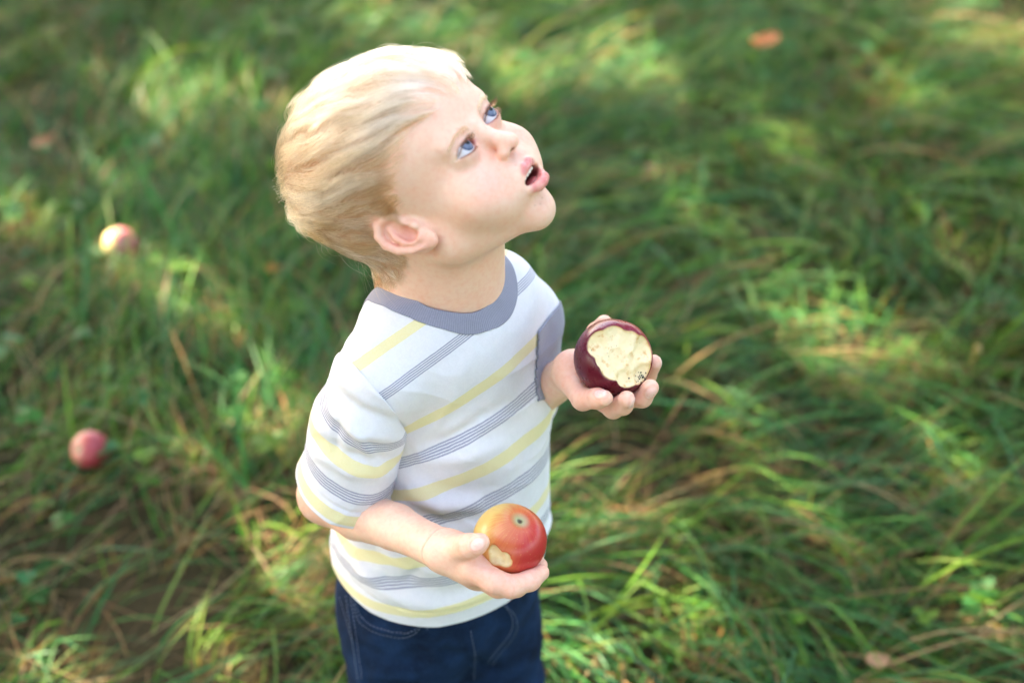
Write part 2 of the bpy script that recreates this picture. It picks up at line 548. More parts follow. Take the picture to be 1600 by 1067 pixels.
for c in ((-.75, 1.6, -3.75), (-.75, .9, -7.6), (-.2, 1.2, -7.4), (-1.15, .6, -7.3)):
    tint(sstep(.09, .04, np.linalg.norm(Q-HEAD_PT, axis=1)) if False else sstep(.13, .05, np.linalg.norm((Q-np.array(c, f32))[:, [0, 2]], axis=1)+nf*.03)*(Q[:, 1] > 0)*.35, (.42, .19, .13))
for (hw, w) in ((a1, .5), (a2, .5)):
    dist = np.linalg.norm(V-hw, axis=1)
    tint(sstep(.065, .03, dist)*.35*(Q[:, 2] < -12), (.74, .33, .24))
dirt = (Q[:, 2] < -12)*sstep(.1, .8, vnoise(V, 60, 9))*.06
tint(dirt, (.35, .22, .15))
tint(np.clip(sstep(.025, .0, np.linalg.norm(V-RE, axis=1)-.02)*.3, 0, 1), (.74, .36, .27))
wq = V-lerp(RE, RW, .965)
wc = np.exp(-((wq@fw+.0012*np.sin(wq@UP*300))/.0009)**2)*(np.linalg.norm(wq, axis=1) < .024)
V = V-(wq-np.outer(wq@fw, fw))/.015*(.0011*wc)[:, None]
wc = wc*sstep(-.3, .5, vnoise(V, 55, 12)+.25)
tint(wc*.22, (.60, .26, .19))  # wrist crease painted darker, as shade in the groove
jn0 = sstep(-.2, .4, vnoise(V, 200, 14)+.2)
for jp, jd, jr in JOINTS:
    q = V-jp; near_ = np.linalg.norm(q, axis=1) < jr*1.35
    for o_ in (-.0009, .0009):
        w = np.exp(-(((q@jd)-o_+.0005*np.sin(q[:, 2]*900))/.00045)**2)*near_*jn0
        V = V-q/jr*(.00035*w)[:, None]
        tint(w*.22, (.66, .27, .20))  # joint creases also darkened in colour, for groove shade
    tint(np.exp(-(np.linalg.norm(q, axis=1)/(jr*1.1))**2)*.18, (.80, .38, .29))
# nails: a flattened, paler, shinier patch near each fingertip
nail = np.zeros(len(V))
for tip, d, nrm, r in NAILS:
    d = unit(d); nrm = unit(nrm-d*(nrm@d)); s = np.cross(d, nrm)
    q = V-tip
    a, b, c = q@d, q@s, q@nrm
    w = sstep(1.0, .8, np.sqrt((b/(r*.72))**2+((a-.05*r)/(r*.85))**2))*(c > 0.1*r)*(np.linalg.norm(q, axis=1) < r*1.8)
    nail = np.maximum(nail, w)
    edge = np.clip(1-np.abs(np.sqrt((b/(r*.76))**2+((a-.05*r)/(r*.9))**2)-1)/.13, 0, 1)*(c > .1*r)*(np.linalg.norm(q, axis=1) < r*1.8)
    V -= (nrm*.0003)*w[:, None]+ nrm*(.0006*edge)[:, None]
    tint(edge*.35, (.62, .26, .20))
tint(nail*.85, (.90, .62, .54))
# scalp under the hair, darkened in colour as shade between the locks
SC_Y = np.array([-20, -15, -12.5, -10.6, -9.2, -8.2, -7.4, -6.6, -6.0, -5.2, -4.2, -3.0, -1.4, 0.2, 2.0])
SC_Z = np.array([-5.4, -5.3, -5.2, -4.6, -2.9, .5, 1.0, -.6, -1.2, 1.0, 2.2, 3.1, 4.4, 5.6, 6.4])
def hair_mask(q):
    zl = np.interp(q[:, 1], SC_Y, SC_Z)
    return q[:, 2]-zl
hm = hair_mask(Q)
scalp = sstep(-.3, 1.0, hm+nf*.5)*(Q[:, 2] > -8)*(1-ear_w)
tint(scalp*.85, (.42, .25, .13))

me = mesh_from('body', V, F)
set_color(me, 'skin', col)
set_float(me, 'nail', nail)
set_float(me, 'lip', lip_w*(1-inside))

skin, nt, bs = new_mat('skin')
nb = NB(nt)
base = nb.attr('skin').outputs['Color']
co = nb.obj()
n1 = nb.noise(55, 4, .6, co)
n2 = nb.noise(420, 2, .5, co)
base = nb.mix(nb.ramp(n1, [(.38, (0, 0, 0)), (.68, (1, 1, 1))]), base, nb.mix(1.0, base, (1.01, .91, .885), 'MULTIPLY'))
base = nb.mix(nb.ramp(nb.noise(260, 3, .6, co), [(.42, (0, 0, 0)), (.7, (.7, .7, .7))]), base, nb.mix(1.0, base, (.96, .84, .80), 'MULTIPLY'))
nb.l(base, bs.inputs['Base Color'])
bs.inputs['Subsurface Weight'].default_value = .28
bs.inputs['Subsurface Radius'].default_value = (1.0, .38, .22)
bs.inputs['Subsurface Scale'].default_value = .0075
gl = nb.math('MAXIMUM', nb.attr('nail').outputs['Fac'], nb.attr('lip').outputs['Fac'])
nb.l(nb.math('SUBTRACT', nb.math('ADD', nb.math('MULTIPLY', n2, .12), .44), nb.math('MULTIPLY', gl, .22)), bs.inputs['Roughness'])
bs.inputs['Specular IOR Level'].default_value = .38
nb.bump(nb.noise(900, 3, .6, co), .12, .0006, bs)

child = link('person', me, skin, label='small blond child in a striped tee looking up and holding two apples', category='person')

# ---- eyes
eye_mat, nt, bs = new_mat('eye')
nb = NB(nt)
sep = nb.n('ShaderNodeSeparateXYZ'); nb.l(nb.obj(), sep.inputs[0])
rad = nb.math('SQRT', nb.math('ADD', nb.math('POWER', sep.outputs[0], 2.0), nb.math('POWER', sep.outputs[1], 2.0)))
ang = nb.math('ARCTAN2', sep.outputs[1], sep.outputs[0])
cx = nb.n('ShaderNodeCombineXYZ'); nb.l(nb.math('MULTIPLY', ang, 7.0), cx.inputs[0]); nb.l(nb.math('MULTIPLY', rad, 260.0), cx.inputs[1])
streak = nb.noise(1.6, 3, .6, cx.outputs[0])
ir = nb.mix(streak, (.055, .075, .125), (.20, .25, .35))
front = nb.math('GREATER_THAN', sep.outputs[2], 0.0)
k = nb.math('DIVIDE', rad, UN)
ir = nb.mix(nb.ramp(k, [(.46, (0, 0, 0)), (.62, (1, 1, 1))]), ir, (.035, .05, .11))
pup = nb.ramp(k, [(.215, (1, 1, 1)), (.245, (0, 0, 0))])
ir = nb.mix(pup, ir, (.004, .004, .005))
vein = nb.noise(500, 4, .6, nb.obj())
scl = nb.mix(nb.ramp(vein, [(.5, (0, 0, 0)), (.75, (.35, .35, .35))]), (.68, .67, .69), (.62, .44, .42))
isir = nb.ramp(k, [(.63, (1, 1, 1)), (.67, (0, 0, 0))])
nb.l(nb.mix(nb.math('MULTIPLY', isir, front), scl, ir), bs.inputs['Base Color'])
bs.inputs['Roughness'].default_value = .06
bs.inputs['Specular IOR Level'].default_value = .6
bs.inputs['Subsurface Weight'].default_value = .1
bs.inputs['Subsurface Scale'].default_value = .002
GAZE = unit((.12, 1.0, .36))
for sx in (-1, 1):
    bm = bmesh.new()
    bmesh.ops.create_uvsphere(bm, u_segments=48, v_segments=32, radius=EYE_R*UN)
    for v in bm.verts:                                   # corneal bulge
        r = math.hypot(v.co.x, v.co.y)/UN
        if v.co.z > 0 and r < .66: v.co.z += UN*.09*(1-(r/.66)**2)
    me = bpy.data.meshes.new('eye'); bm.to_mesh(me); bm.free()
    me.polygons.foreach_set('use_smooth', np.ones(len(me.polygons), bool))
    o = link('eye', me, eye_mat, child)
    o.location = HEAD.back(EYE_C*np.array([sx, 1, 1]))
    o.rotation_euler = Vector(tuple(HEAD.R@GAZE)).to_track_quat('Z', 'Y').to_euler()

# ---- teeth and tongue
tooth_mat, nt, bs = new_mat('tooth')
bs.inputs['Base Color'].default_value = (.78, .72, .60, 1); bs.inputs['Roughness'].default_value = .2
tongue_mat, nt, bs = new_mat('tongue')
bs.inputs['Base Color'].default_value = (.42, .09, .08, 1); bs.inputs['Roughness'].default_value = .25
def lump(name, c, r, mat, parent, seg=12, power=1.0):
    bm = bmesh.new()
    bmesh.ops.create_uvsphere(bm, u_segments=seg, v_segments=seg//2+2, radius=1)
    V_ = []
    for v in bm.verts:
        p = np.array(v.co)
        p = np.sign(p)*np.abs(p)**power
        v.co = Vector(tuple(HEAD.back(np.asarray(c)+p*np.asarray(r))))
    me = bpy.data.meshes.new(name); bm.to_mesh(me); bm.free()
    me.polygons.foreach_set('use_smooth', np.ones(len(me.polygons), bool))
    return link(name, me, mat, parent)
for i in (-2, -1, 0, 1):
    x = (i+.5)*.46
    lump('tooth', (x, 1.42-.10*x*x, -4.98), (.225, .14, .26), tooth_mat, child, 14, .6)
for i in (-2, -1, 0, 1):
    x = (i+.5)*.36
    lump('tooth', (x, 1.30-.10*x*x, -6.05), (.175, .12, .22), tooth_mat, child, 14, .6)
lump('tongue', (0, .55, -5.85), (.85, 1.0, .28), tongue_mat, child, 20)

# ---- hair
SKULL_SEL = [i < N_SKULL for i in range(len(body.ops))]
def skull(q):
    """distance and gradient to the smooth head, q in head units"""
    P = HEAD.back(q)
    sub = Sdf(); sub.ops = body.ops[:N_SKULL]+body.ops[N_NECK:N_NECK+2]
    e = .0006
    d = sub.eval(P)
    g = np.stack([sub.eval(P+np.eye(3)[i]*e)-sub.eval(P-np.eye(3)[i]*e) for i in range(3)], 1)
    g = g@HEAD.R
    return d/UN, g/(np.linalg.norm(g, axis=1)[:, None]+1e-9)

def make_curves(name, P, rad, mat, parent, tone=None):
    """P (n,k,3) world"""
    n, k = P.shape[:2]
    cu = bpy.data.hair_curves.new(name)
    cu.add_curves([k]*n)
    cu.attributes['position'].data.foreach_set('vector', P.astype(f32).ravel()) if 'position' in cu.attributes else cu.position_data.foreach_set('vector', P.astype(f32).ravel())
    a = cu.attributes.get('radius') or cu.attributes.new('radius', 'FLOAT', 'POINT')
    a.data.foreach_set('value', rad.astype(f32).ravel())
    if tone is not None:
        a = cu.attributes.new('tone', 'FLOAT', 'POINT')
        a.data.foreach_set('value', np.repeat(tone, k).astype(f32))
    cu.materials.append(mat)
    o = bpy.data.objects.new(name, cu); C.objects.link(o); o.parent = parent
    return o

def hair_material(name, dark, light, rough=.32):
    m = bpy.data.materials.new(name); m.use_nodes = True
    nt = m.node_tree; nt.nodes.clear(); nb = NB(nt)
    out = nb.n('ShaderNodeOutputMaterial')
    h = nb.n('ShaderNodeBsdfHairPrincipled')
    h.model = 'CHIANG'; h.parametrization = 'COLOR'
    nb.l(nb.mix(nb.attr('tone').outputs['Fac'], dark, light), h.inputs['Color'])
    h.inputs['Roughness'].default_value = rough
    h.inputs['Radial Roughness'].default_value = .55
    h.inputs['Coat'].default_value = 0.0
    nb.l(h.outputs[0], out.inputs[0])
    return m

WHORL = np.array([-1.2, -16.0, 6.3])
def flow(q, g):
    v = q-WHORL
    r = np.linalg.norm(v, axis=1)[:, None]
    t = v/(r+1e-6)
    sw = np.cross(g, t)*np.exp(-r/2.6)*.9                       # the swirl round the crown
    fwd = np.array([0, 1.0, 0])*sstep(1.0, 5.0, q[:, 2])[:, None]*.55
    down = np.array([0, .15, -1.0])*sstep(2.5, -3.0, q[:, 2])[:, None]*.55
    n = np.stack([vnoise(q, .55, 21), vnoise(q, .55, 22), vnoise(q, .55, 23)], 1)*.34
    n2 = np.stack([vnoise(q, 1.5, 24), vnoise(q, 1.5, 25), vnoise(q, 1.5, 26)], 1)*.06
    d = t+sw+fwd+down+n+n2
    d = d-g*(d*g).sum(1)[:, None]
    return d/(np.linalg.norm(d, axis=1)[:, None]+1e-9)

def grow(q, length, lift, steps, jitter, gen):
    """march strands over the head; q roots in head units"""
    pts = [q.copy()]
    d, g = skull(q)
    p = q.copy()
    jit = gen.normal(0, 1, q.shape)*jitter[:, None]
    for i in range(steps):
        u = (i+1)/steps
        t = flow(p, g)+jit
        p = p+t*(length/steps)[:, None]
        d, g = skull(p)
        tgt = lift*(1-(1-min(u*1.6, 1))**2)*(1-.25*u)+.05
        p = p+g*((tgt-d)*.85)[:, None]
        pts.append(p.copy())
    return np.stack(pts, 1)

dsk = np.full(len(Q), 9.0); _n = np.nonzero(np.linalg.norm(Q-np.array([0, -8, 1], f32), axis=1) < 14)[0]
dsk[_n] = skull(Q[_n].astype(float))[0]
cand = np.nonzero((np.abs(dsk) < .35) & (hm > 0) & (Q[:, 2] > -7.3) & (ear_w < .05) & (np.linalg.norm(QA-ear(0.2, 1.4), axis=1) > 2.0))[0]
NS = 26000 if not DEV or 'f' in DEV else 16000
gen = np.random.default_rng(5)
root = Q[gen.choice(cand, NS)].astype(float)+gen.normal(0, .06, (NS, 3))
edge = hair_mask(root)
keep = gen.random(NS) < .12+.88*sstep(0, 1.3, edge)
root, edge = root[keep], edge[keep]
top = sstep(2.0, 6.2, root[:, 2])
length = (1.9+3.6*top)*(.75+.4*gen.random(len(root)))*(.55+.45*sstep(0, 1.6, edge))
length *= np.where(root[:, 2] < -1.5, .65, 1)
length *= .8+.2*sstep(1.0, -4.0, root[:, 1])
length *= np.where(root[:, 2] < -3.0, .40, 1)
lift = (.22+.75*top)*(.15+.85*gen.random(len(root)))*(.35+.65*sstep(0, 2.0, edge))
jit = np.abs(gen.normal(0, .03, len(root)))+np.where(gen.random(len(root)) < .015, .25, 0)
S_ = 8
pre = gen.choice(len(root), 300, replace=False)
gi0 = np.concatenate([((root[a:a+4000, None]-root[pre][None])**2).sum(2).argmin(1) for a in range(0, len(root), 4000)])
lift = lift*(.45+1.1*gen.random(300)[gi0])
wh = np.exp(-(np.linalg.norm(root-WHORL, axis=1)/2.6)**2)
lift = lift+wh*.8*gen.random(len(root))
strands = grow(root, length, lift, S_, jit, gen)
# clumps: strands gather towards a neighbour's path at their tips
NC = 300
guide = gen.choice(len(root), NC, replace=False)
gi = np.empty(len(root), int)
for a in range(0, len(root), 4000):
    gi[a:a+4000] = ((root[a:a+4000, None]-root[guide][None])**2).sum(2).argmin(1)
gs = strands[guide][gi]
u = np.linspace(0, 1, S_+1)[None, :, None]
strands = strands+(gs-strands)*(.90*u**.9)*(gen.random(len(root))*.7+.3)[:, None, None]
tone = np.clip(.46+.25*vnoise(root, .8, 31)+.26*gen.normal(0, 1, len(root))+.36*top-.20+(gen.random(NC)[gi]-.5)*.62-.55*np.exp(-(np.linalg.norm(root-WHORL, axis=1)/2.4)**2), 0, 1)
nfly = 220
fr_ = root[gen.choice(np.nonzero(root[:, 2] > -3)[0], nfly)]
fly = grow(fr_, gen.uniform(2.0, 4.5, nfly), gen.uniform(.5, 1.5, nfly), S_, np.full(nfly, .28), gen)
strands = np.concatenate([strands, fly]); tone = np.append(tone, gen.uniform(.4, 1, nfly))
rad = np.repeat((np.linspace(1, .35, S_+1)*.000085)[None], len(strands), 0)
rad[-nfly:] *= .55
blond = hair_material('blond_hair', (.25, .125, .045), (.84, .65, .45))
hair = make_curves('hair', HEAD.back(strands), rad, blond, child, tone)
hair['label'] = 'short tousled pale blond hair with a crown whorl'

# ---- eyebrows and lashes
brow_mat = hair_material('brow_hair', (.32, .19, .10), (.50, .34, .20))
lash_mat = hair_material('lash_hair', (.02, .010, .006), (.07, .035, .018))
P_all = []
for sx in (-1, 1):
    n = 260
    tt = gen.random(n)
    x = .95+2.9*tt; z = 1.0+.42*np.sin(np.clip(tt*1.15, 0, 1)*math.pi*.62)-.7*np.clip(tt-.55, 0, 1)+gen.normal(0, .16, n)*(1-.5*tt)
    q = np.stack([x*sx, np.full(n, 1.6), z], 1)
    for _ in range(6):
        d, g = skull(q); q = q-g*d[:, None]
    dirv = np.stack([np.full(n, .85*sx), np.full(n, -.25), .55-1.0*tt], 1)+gen.normal(0, .18, (n, 3))
    pts = [q]
    for i in range(4):
        p = pts[-1]+dirv/np.linalg.norm(dirv, axis=1)[:, None]*.14
        d, g = skull(p); p = p+g*((.05+.015*i)-d)[:, None]
        pts.append(p)
    P_all.append(np.stack(pts, 1))
for sx, P_ in zip((-1, 1), P_all):
    n, k_ = P_.shape[:2]
    make_curves('eyebrow', HEAD.back(P_), np.repeat((np.linspace(1, .3, k_)*.00007)[None], n, 0), brow_mat, child, gen.random(n))
for sx in (-1, 1):
    n = 110
    tt = np.linspace(.04, .98, n); tt[:80] = np.linspace(.03, .99, 80); tt[80:] = np.linspace(.3, .95, 30)
    up = np.arange(n) < 80
    x = (tt*2-1)*1.22
    w, hu, hl = 1.26, .58, .40
    Ru = (w*w+hu*hu)/(2*hu); Rl = (w*w+hl*hl)/(2*hl)
    z = np.where(up, (hu-Ru)+np.sqrt(Ru*Ru-x*x), (Rl-hl)-np.sqrt(Rl*Rl-x*x))+.05+.06*x
    y = np.sqrt(np.maximum(1.33**2-x*x-z*z, .05))
    q = np.stack([(EYE_C[0]+x)*sx, EYE_C[1]+y, z], 1)
    ln = np.where(up, .62+.25*tt, .28)[:, None]*(.8+.4*gen.random((n, 1)))
    d0 = np.stack([x*.25*sx, np.full(n, 1.0), np.where(up, -.05, -.35)], 1)+gen.normal(0, .10, (n, 3))
    d1 = np.where(up, .95, -.15)
    pts = [q]
    for i in range(5):
        d = d0.copy(); d[:, 2] += d1*(i/4); d /= np.linalg.norm(d, axis=1)[:, None]
        pts.append(pts[-1]+d*ln/5)
    P_ = np.stack(pts, 1)
    make_curves('eyelashes', HEAD.back(P_), np.repeat((np.linspace(1, .3, 6)*.00015)[None], n, 0), lash_mat, child, gen.random(n))

# ================================================================== striped shirt
def facing(deg):
    a = math.radians(deg)
    return np.array([math.sin(a), -math.cos(a), 0.0])

#        px   py   fwd   lateral sagittal yaw  lean-back
RINGS = [(684, 905, .900, .0985, .0900, 32, 3),
         (685, 860, .900, .0980, .0900, 34, 6),
         (690, 800, .902, .0960, .0905, 38, 12),
         (699, 735, .906, .0920, .0880, 44, 20),
         (708, 665, .912, .0870, .0835, 50, 30),
         (714, 600, .916, .0820, .0775, 55, 38),
         (714, 545, .915, .0760, .0680, 57, 42),
         (709, 495, .911, .0650, .0570, 57, 43),
         (703, 450, .907, .0450, .0450, 57, 42)]
tk = np.linspace(0, 1, len(RINGS)); tf = np.linspace(0, 1, 49)
ctr_k = np.array([atf(r[0], r[1], r[2]) for r in RINGS])
def cubic(y):
    y = np.asarray(y, float); n = len(y); m = np.gradient(y, axis=0)
    out = []
    for t in tf*(n-1):
        i = min(int(t), n-2); f = t-i
        out.append((2*f**3-3*f*f+1)*y[i]+(f**3-2*f*f+f)*m[i]+(-2*f**3+3*f*f)*y[i+1]+(f**3-f*f)*m[i+1])
    return np.array(out)
RC = cubic(ctr_k)
RA, RB, RY, RT = [cubic([r[j] for r in RINGS]) for j in (3, 4, 5, 6)]
RF0 = np.array([facing(y) for y in RY])
RN = np.cos(np.radians(RT))[:, None]*UP-np.sin(np.radians(RT))[:, None]*RF0
RFt = np.cos(np.radians(RT))[:, None]*RF0+np.sin(np.radians(RT))[:, None]*UP
RLt = np.cross(RN, RFt); 
ARC = np.concatenate([[0], np.cumsum(np.linalg.norm(np.diff(RC, axis=0), axis=1))])
def ring_t(P):
    """index (float) of the ring plane through each point"""
    P = np.asarray(P, float)
    f = P@RN.T-(RC*RN).sum(1)[None]                      # (n, rings): >0 below..., falls with t
    pos = f > 0
    i = np.clip(pos.cumprod(1).sum(1)-1, 0, len(tf)-2)
    r = np.arange(len(P))
    a, b = f[r, i], f[r, i+1]
    w = np.clip(a/(a-b+1e-12), -6, 7)
    return i+w, a
def torso_sdf(P):
    x, a0 = ring_t(P)
    xi = np.clip(x, 0, len(tf)-1); i = np.minimum(xi.astype(int), len(tf)-2); w = (xi-i)[:, None]
    g = lambda A: A[i]*(1-w)+A[i+1]*w
    c, Lv, Fv, Nv = g(RC), g(RLt), g(RFt), g(RN)
    a, b = g(RA[:, None])[:, 0], g(RB[:, None])[:, 0]
    v = P-c
    u, s_, n = (v*Lv).sum(1), (v*Fv).sum(1), (v*Nv).sum(1)
    e = 2.08
    uu, ss = np.abs(u/a)+1e-9, np.abs(s_/b)+1e-9
    r = (uu**e+ss**e)**(1/e)
    gr = np.hypot(uu**(e-1)/a, ss**(e-1)/b)*r**(1-e)
    d = (r-1)/np.maximum(gr, 1e-6)
    d = np.clip(d, -.2, .4)
    return np.maximum(d, np.where((x > len(tf)-1) | (x < 0), np.abs(n), -1)).astype(f32)
SD = unit(RE-RS)                                            # sleeve axis
SH = RS+SD*.118
LD = unit(LE-LS); LH = LS+LD*.10
shirt = Sdf()
shirt.op(WORLD, torso_sdf, RC[len(tf)//2], .30, 0)
shirt.chain(WORLD, [NECK+UP*-.045, lerp(NECK, RS, .55)+UP*-.004, RS, RS+SD*.03], [.050, .041, .0350, .0295], .03, .01)
shirt.chain(WORLD, [NECK+UP*-.045, lerp(NECK, LS, .55)+UP*-.004, LS, LS+LD*.03], [.050, .040, .0325, .032], .03, .01)
HS = .0016 if DEV and 'f' not in DEV else .0015
lo = np.minimum(RC.min(0), np.minimum(RS, LS))-.11; hi = np.maximum(RC.max(0), np.maximum(RS, LS))+.11
Vs, Fs = shirt.mesh(lo, hi, HS)
Vs = smooth_verts(Vs, Fs, 4)
def sleeve_mesh(sh_c, s0_, d, hm_c, ra, rb, rc):
    sl = Sdf()
    sl.chain(WORLD, [lerp(s0_, NECK+UP*-.045, .40), s0_+d*.004, lerp(s0_, hm_c, .5)-VIEW*.006, hm_c+d*.02-VIEW*.020+RIGHT*.013*(hm_c[0] < -.05)], [ra+.001, ra, rb, rc], 0, .012)
    v, f = sl.mesh(np.minimum(s0_, hm_c)-.09, np.maximum(s0_, hm_c)+.09, HS)
    return smooth_verts(v, f, 3), f
Vr, Fr = sleeve_mesh(None, RS, SD, SH, .0370, .0390, .0425)
Vl, Fl = sleeve_mesh(None, LS, LD, LH, .0345, .0365, .0385)

def vnormals(V, F):
    a = np.cross(V[F[:, 2]]-V[F[:, 0]], V[F[:, 3]]-V[F[:, 1]])
    N = np.zeros_like(V)
    for k in range(4):
        for ax in range(3): N[:, ax] += np.bincount(F[:, k], a[:, ax], len(V))
    return N/(np.linalg.norm(N, axis=1)[:, None]+1e-12)
def crease(V, N, pts, width, amp):
    x, y, _ = project(V); fc = ((CAM-V)*N).sum(1) > 0
    pts = np.asarray(pts, float); P2 = np.stack([x, y], 1)
    d = np.full(len(V), 1e9); tt = np.zeros(len(V)); n = len(pts)-1
    for i, (a, b) in enumerate(zip(pts[:-1], pts[1:])):
        ba = b-a; t = np.clip((P2-a)@ba/(ba@ba), 0, 1)
        e = np.linalg.norm(P2-a-t[:, None]*ba, axis=1)
        tt = np.where(e < d, (i+t)/n, tt); d = np.minimum(d, e)
    return 1.35*amp*np.exp(-(d/width)**2)*np.sin(np.clip(tt, 0, 1)*math.pi)**.7*fc
def relief(V): return vnoise(V, 16, 41)*.0026+vnoise(V*np.array([1, 1, .6]), 38, 42)*.0015+vnoise(V, 90, 43)*.00025+folds(V)
def folds(V):
    q = V+np.stack([vnoise(V, 9, 46), vnoise(V, 9, 47), vnoise(V, 9, 48)], 1)*.02
    q = q@np.array([[.92, .0, .38], [0, 1, 0], [-.38, 0, .92]])
    r = 1-np.abs(vnoise(q*np.array([7.0, 9.0, 30.0]), 1.0, 44))*2.2
    r2 = 1-np.abs(vnoise(q*np.array([16.0, 14.0, 46.0]), 1.0, 45))*2.2
    m = .35+.65*sstep(.52, .42, V[:, 2])+.5*np.exp(-(np.linalg.norm(V-at(640, 715, 1.08), axis=1)/.05)**2)
    return (np.clip(r, 0, 1)**2.2*.0034+np.clip(r2, 0, 1)**2*.0012)*m
Ns = vnormals(Vs, Fs); Nr = vnormals(Vr, Fr); Nl = vnormals(Vl, Fl)
disp = relief(Vs)*(.35+.65*sstep(.0, .03, (Vs-atf(684, 850, .900))@UP))
CREASES = [([(650, 700), (720, 680), (800, 620)], 11, -.0022), ([(648, 722), (720, 716), (800, 690)], 13, .0022),
           ([(640, 745), (720, 770), (800, 765)], 16, -.0020), ([(630, 770), (690, 790), (760, 790)], 13, .0030),
           ([(628, 790), (690, 818), (760, 812)], 12, -.0035), ([(560, 860), (610, 905), (690, 930), (770, 915)], 12, -.0034),
           ([(555, 880), (610, 925), (690, 945), (780, 925)], 12, .0022), ([(590, 850), (640, 880), (700, 890)], 11, .0042),
           ([(625, 915), (660, 880), (720, 870)], 9, -.003), ([(540, 850), (575, 890), (600, 900)], 9, .0030),
           ([(860, 560), (845, 640), (820, 720)], 14, .0024), ([(835, 650), (820, 720), (800, 780)], 12, -.0022),
           ([(750, 540), (700, 600), (660, 660)], 18, .0014), ([(800, 520), (780, 580), (740, 640)], 18, -.0014),
           ([(640, 700), (680, 660), (720, 600)], 11, .0020), ([(655, 715), (700, 690), (760, 640)], 9, -.0018)]
SL_CREASES = [([(510, 600), (560, 640), (640, 668)], 10, -.0034), ([(500, 630), (560, 672), (640, 690)], 11, .0034),
           ([(485, 680), (540, 712), (630, 722)], 10, -.0030), ([(545, 565), (585, 605), (625, 650)], 8, .0026), ([(480, 705), (540, 738), (610, 742)], 9, .0022),
           ([(600, 740), (570, 700), (545, 640)], 9, .0026), ([(520, 720), (525, 680), (540, 640)], 10, -.0020), ([(560, 585), (610, 620), (640, 660)], 6, -.0022)]
hem_fade = .15+.85*sstep(.004, .030, (Vs-atf(684, 850, .900))@UP)
for c in CREASES: disp += crease(Vs, Ns, *c)*hem_fade
dr = relief(Vr)
for c in SL_CREASES: dr += crease(Vr, Nr, *c)
px_, py_, _ = project(Vr); fcr = ((CAM-Vr)*Nr).sum(1) > 0
def surf(px, py):
    n = np.nonzero((np.hypot(px_-px, py_-py) < 5) & fcr)[0]
    z = ((Vr[n]-CAM)@VIEW); n = n[z < z.min()+.01]
    return Vr[n].mean(0)
sa, sb = surf(556, 574), surf(634, 672)
SN = unit(SD*.5+unit(RS-LS)*.8); SN = unit(SN-unit(sb-sa)*(SN@unit(sb-sa))); SP = lerp(sa, sb, .5)
LN = unit(LD*.62+unit(LS-RS)*.78); LP = lerp(LS, LH, .1)
dr -= .0012*np.exp(-(((Vr-SP)@SN)/.003)**2)
HEM_C, HEM_N = atf(684, 850, .900), unit(UP*1.0-facing(30)*-.02+RIGHT*.04)
SHN = unit(SD+RIGHT*-.06+UP*.02)
hd_ = (Vs-HEM_C)@HEM_N; disp -= .0011*np.exp(-((hd_-.020)/.0016)**2)
hs_ = (SH-Vr)@SHN; dr -= .0011*np.exp(-((hs_-.0175)/.0016)**2)
Vs = Vs+Ns*disp[:, None]; Vr = Vr+Nr*dr[:, None]; Vl = Vl+Nl*relief(Vl)[:, None]

shirt_me = mesh_from('shirt', Vs, Fs)
bm = bmesh.new(); bm.from_mesh(shirt_me)
def bisect(co, no, geom=None, clear_outer=False):
    g = geom if geom is not None else bm.verts[:]+bm.edges[:]+bm.faces[:]
    bmesh.ops.bisect_plane(bm, geom=g, plane_co=tuple(co), plane_no=tuple(no), clear_outer=clear_outer)
def near(c, r):
    c = Vector(tuple(c)); fs = [f for f in bm.faces if (f.calc_center_median()-c).length < r]
    es = {e for f in fs for e in f.edges}; vs_ = {v for f in fs for v in f.verts}
    return list(vs_)+list(es)+fs
# bottom hem, sleeve hems, neckline
bisect(HEM_C, -HEM_N, None, True)
NECK_N = unit(UP*1.0+facing(46)*.30)
NECK_P = atf(699, 432, .905)
NK_F = unit(facing(46)-NECK_N*(facing(46)@NECK_N)); NK_L = np.cross(NECK_N, NK_F)
pxs, pys, pzs = project(Vs); fcs = ((CAM-Vs)*Ns).sum(1) > -.2
def surf_s(px, py):
    n = np.nonzero((np.hypot(pxs-px, pys-py) < 5) & fcs)[0]
    if len(n) == 0: return None
    n = n[pzs[n] < pzs[n].min()+.008]
    return Vs[n].mean(0)
COLLAR_IN = [(609, 441), (625, 459), (660, 476), (708, 488), (743, 488), (767, 472), (779, 447), (781, 419), (776, 404)]
COLLAR_OUT = [(584, 474), (609, 484), (641, 496), (676, 510), (712, 520), (739, 522), (771, 514), (798, 492), (808, 459), (804, 427), (790, 400)]
def polar(pts):
    P = [surf_s(*p) for p in pts]; P = np.array([p for p in P if p is not None])-NECK_P
    u, w = P@NK_L, P@NK_F
    th, r = np.arctan2(u, w), np.hypot(u, w)
    o = np.argsort(th); th, r = th[o], r[o]
    g = np.linspace(-math.pi, math.pi, 181)
    rr = np.interp(g, th, r, period=2*math.pi)
    for _ in range(4): rr = (np.roll(rr[:-1], 1)+2*rr[:-1]+np.roll(rr[:-1], -1))/4; rr = np.append(rr, rr[0])
    if DEV: print('collar', np.degrees(th).round(0), r.round(4))
    return g, rr
CIN, COUT = polar(COLLAR_IN), polar(COLLAR_OUT)
def neck_field(P, tab):
    v = P-NECK_P; u, w = v@NK_L, v@NK_F
    return np.where(v@NECK_N > -.11, np.hypot(u, w)-np.interp(np.arctan2(u, w), *tab), .02)*20
